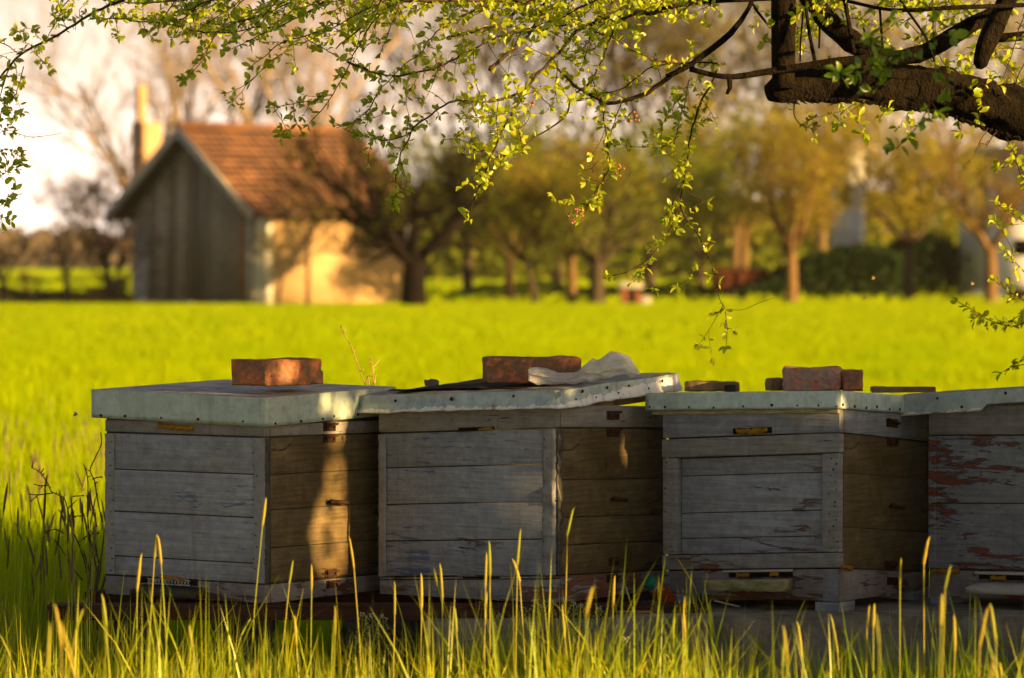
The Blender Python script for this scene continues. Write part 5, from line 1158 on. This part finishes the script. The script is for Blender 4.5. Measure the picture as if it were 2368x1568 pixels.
def farwood(label, px0, px1, D, depth, h, n, lsz):
    x0 = GX(px0, D); x1 = GX(px1, D); x = rng.uniform(x0, x1, n); y = rng.uniform(D-depth/2, D+depth/2, n)
    hp = h*(.75+.25*np.sin(x*.06+1)+.18*np.sin(x*.17+y*.1)+.1*np.sin(x*.41)); p = np.stack([x, y, hp*rng.uniform(0, 1, n)], 1)
    d = rng.normal(0, 1, (n, 3)); d /= np.linalg.norm(d, axis=1, keepdims=True); q = rng.normal(0, 1, (n, 3)); s_ = np.cross(q, d); s_ /= np.linalg.norm(s_, axis=1, keepdims=True); L = (lsz*rng.uniform(.5, 1.3, n))[:, None]
    b = MB(); b.np_add(np.stack([p-d*L*.5, p+s_*L*.35, p+d*L*.5, p-s_*L*.35], 1), [(0, 1, 2, 3)]); tag(b.build('far_woodland', M['farwood'], None, origin=(0, D, 0)), label, 'woodland', kind='stuff')
farwood('pale hazy bare woodland on the horizon', -500, 2900, 620, 60, 6.5, 30000, 1.5)
M['farwood'] = M['oleafg']
farwood('olive thicket beyond the orchard', 900, 2700, 205, 12, 5.2, 26000, .5)
# rust heap, small white-topped hive box, white buildings
rock('earth_heap', (GX(1712, 114), 114, 0), 1.5, 1.6, .8, 'beam', 'low rust brown heap beside the dark hedge', 'heap', 9, .25)
M['rustheap'] = simple('rust_heap', (.06, .022, .01), (.13, .045, .018), 3, .95, .8, .03); bpy.data.objects['earth_heap'].data.materials[0] = M['rustheap']
M['whitewash'] = simple('whitewash', (.78, .80, .82), (.88, .89, .90), 1.0, .9, .2, .01)
def smallbox():
    D = 96; k = mpp(D); x0 = GX(1428, D); x1 = GX(1488, D); c = Vector(((x0+x1)/2, D, 0)); rt = empty('bee_box', c, 'small grey roofed box with reddish sides at the far edge of the field', 'box')
    w_ = (x1-x0); b = MB(); b.box(c.x-w_*.40, c.x-w_*.12, D-.2, D+.2, .05, .42); b.box(c.x+w_*.14, c.x+w_*.38, D-.2, D+.2, .05, .36); b.build('side_panel', simple('red_panel', (.20, .07, .04), (.26, .11, .07), 3), rt, origin=c, bevel=.01)
    b = MB(); b.box(c.x-w_*.12, c.x+w_*.14, D-.16, D+.2, .05, .44); b.build('dark_front', M['slot'], rt, origin=c)
    b = MB(); b.box(c.x-w_*.52, c.x+w_*.5, D-.28, D+.28, .43, .50); b.box(c.x-w_*.42, c.x+w_*.40, D-.2, D+.2, .501, .58); b.build('top', M['greyboard'], rt, origin=c, bevel=.02)
    b = MB(); b.box(c.x+w_*.40, c.x+w_*.75, D-.15, D+.15, .0, .22); b.build('pale_bin', M['greyboard'], rt, origin=c, bevel=.02)
smallbox()
def whitehouse(px0, px1, ptop, D, label, piers=None, rz=0, dp=5, rr=1.0):
    x0 = GX(px0, D); x1 = GX(px1, D); zt_ = P(0, ptop, D).z; c = Vector(((x0+x1)/2, D, 0)); rt = empty('farmhouse', c, label, 'building', None, rz)
    b = MB()
    W = x1-x0; b.box(x0, x1, D, D+dp, 0, zt_); b.build('wall', M['whitewash'], rt, origin=c)
    b = MB(); b.add([(x0-.3, D-.4, zt_+.001), (x1+.3, D-.4, zt_+.001), (x1+.3, D+dp+.4, zt_+.001), (x0-.3, D+dp+.4, zt_+.001), (x0-.3, D+dp/2, zt_+rr), (x1+.3, D+dp/2, zt_+rr)], [(0, 1, 5, 4), (2, 3, 4, 5), (0, 4, 3), (1, 2, 5), (0, 3, 2, 1)]); b.build('roof', M['farbark'], rt, origin=c)
    for (a, e, t, l) in (piers or []):
        xa = GX(a, D); xe = GX(e, D); b = MB(); b.box(xa, xe, D-.03, D+.002, P(0, l, D).z, P(0, t, D).z); b.box(xa-.05, xe+.05, D-.08, D-.031, P(0, l, D).z-.08, P(0, l, D).z-.01); b.build('window', M['darkwood'], rt, origin=c)
whitehouse(1916, 1988, 345, 118, 'narrow pale grey building behind the golden trees, above the dark hedge', [(1935, 1965, 420, 470)], -G(36), .4, .2)
whitehouse(2190, 2700, 372, 112, 'white farmhouse glimpsed between the rightmost trees', [(2236, 2258, 372, 540), (2292, 2345, 440, 520), (2420, 2460, 420, 520)], -G(34), 3, .5)
def caravan():
    D = 105; x0 = GX(2290, D); x1 = GX(2480, D); zt_ = P(0, 505, D).z; c = Vector(((x0+x1)/2, D, 0)); rt = empty('caravan', c, 'white round roofed caravan at the right edge behind the orchard', 'caravan'); b = MB(); n = 24; vs = []
    W = (x1-x0)/2; zb = .35
    for yy in (D, D+2.1):
        vs.append((c.x-W, yy, zb)); 
        for i in range(n+1):
            a = math.pi*(1-i/n); vs.append((c.x+W*math.copysign(abs(math.cos(a))**.6, math.cos(a)), yy, 1.0+(zt_-1.0)*abs(math.sin(a))**.75))
        vs.append((c.x+W, yy, zb))
    m = n+3; b.add(vs, [tuple(range(m-1, -1, -1)), tuple(range(m, 2*m))]+[(i, (i+1) % m, m+(i+1) % m, m+i) for i in range(m)]); b.build('body', M['whitewash'], rt, True, origin=c)
    b = MB(); b.box(c.x-.5, c.x+.6, D-.03, D-.002, 1.25, 1.7); b.build('window', M['slot'], rt, origin=c)
    for s_ in (-.35, .35):
        b = MB(); b.tube([(c.x+s_, D+.05, .33), (c.x+s_, D+.25, .33)], .33, 18); b.build('wheel', M['slot'], rt, origin=c)
caravan()

# ---------------------------------------------------------------- evening haze
b = MB(); b.box(-460, 460, -70, 900, -1.2, 42); hz = b.build('haze', None or M['soil']); tag(hz, kind='stuff')
mh, nt, out = newmat('haze_air'); pv = nd(nt, 'VolumePrincipled'); pv.inputs['Color'].default_value = (1, .93, .86, 1); pv.inputs['Density'].default_value = .00012; pv.inputs['Anisotropy'].default_value = 0
nt.links.new(pv.outputs[0], out.inputs['Volume']); hz.data.materials[0] = mh
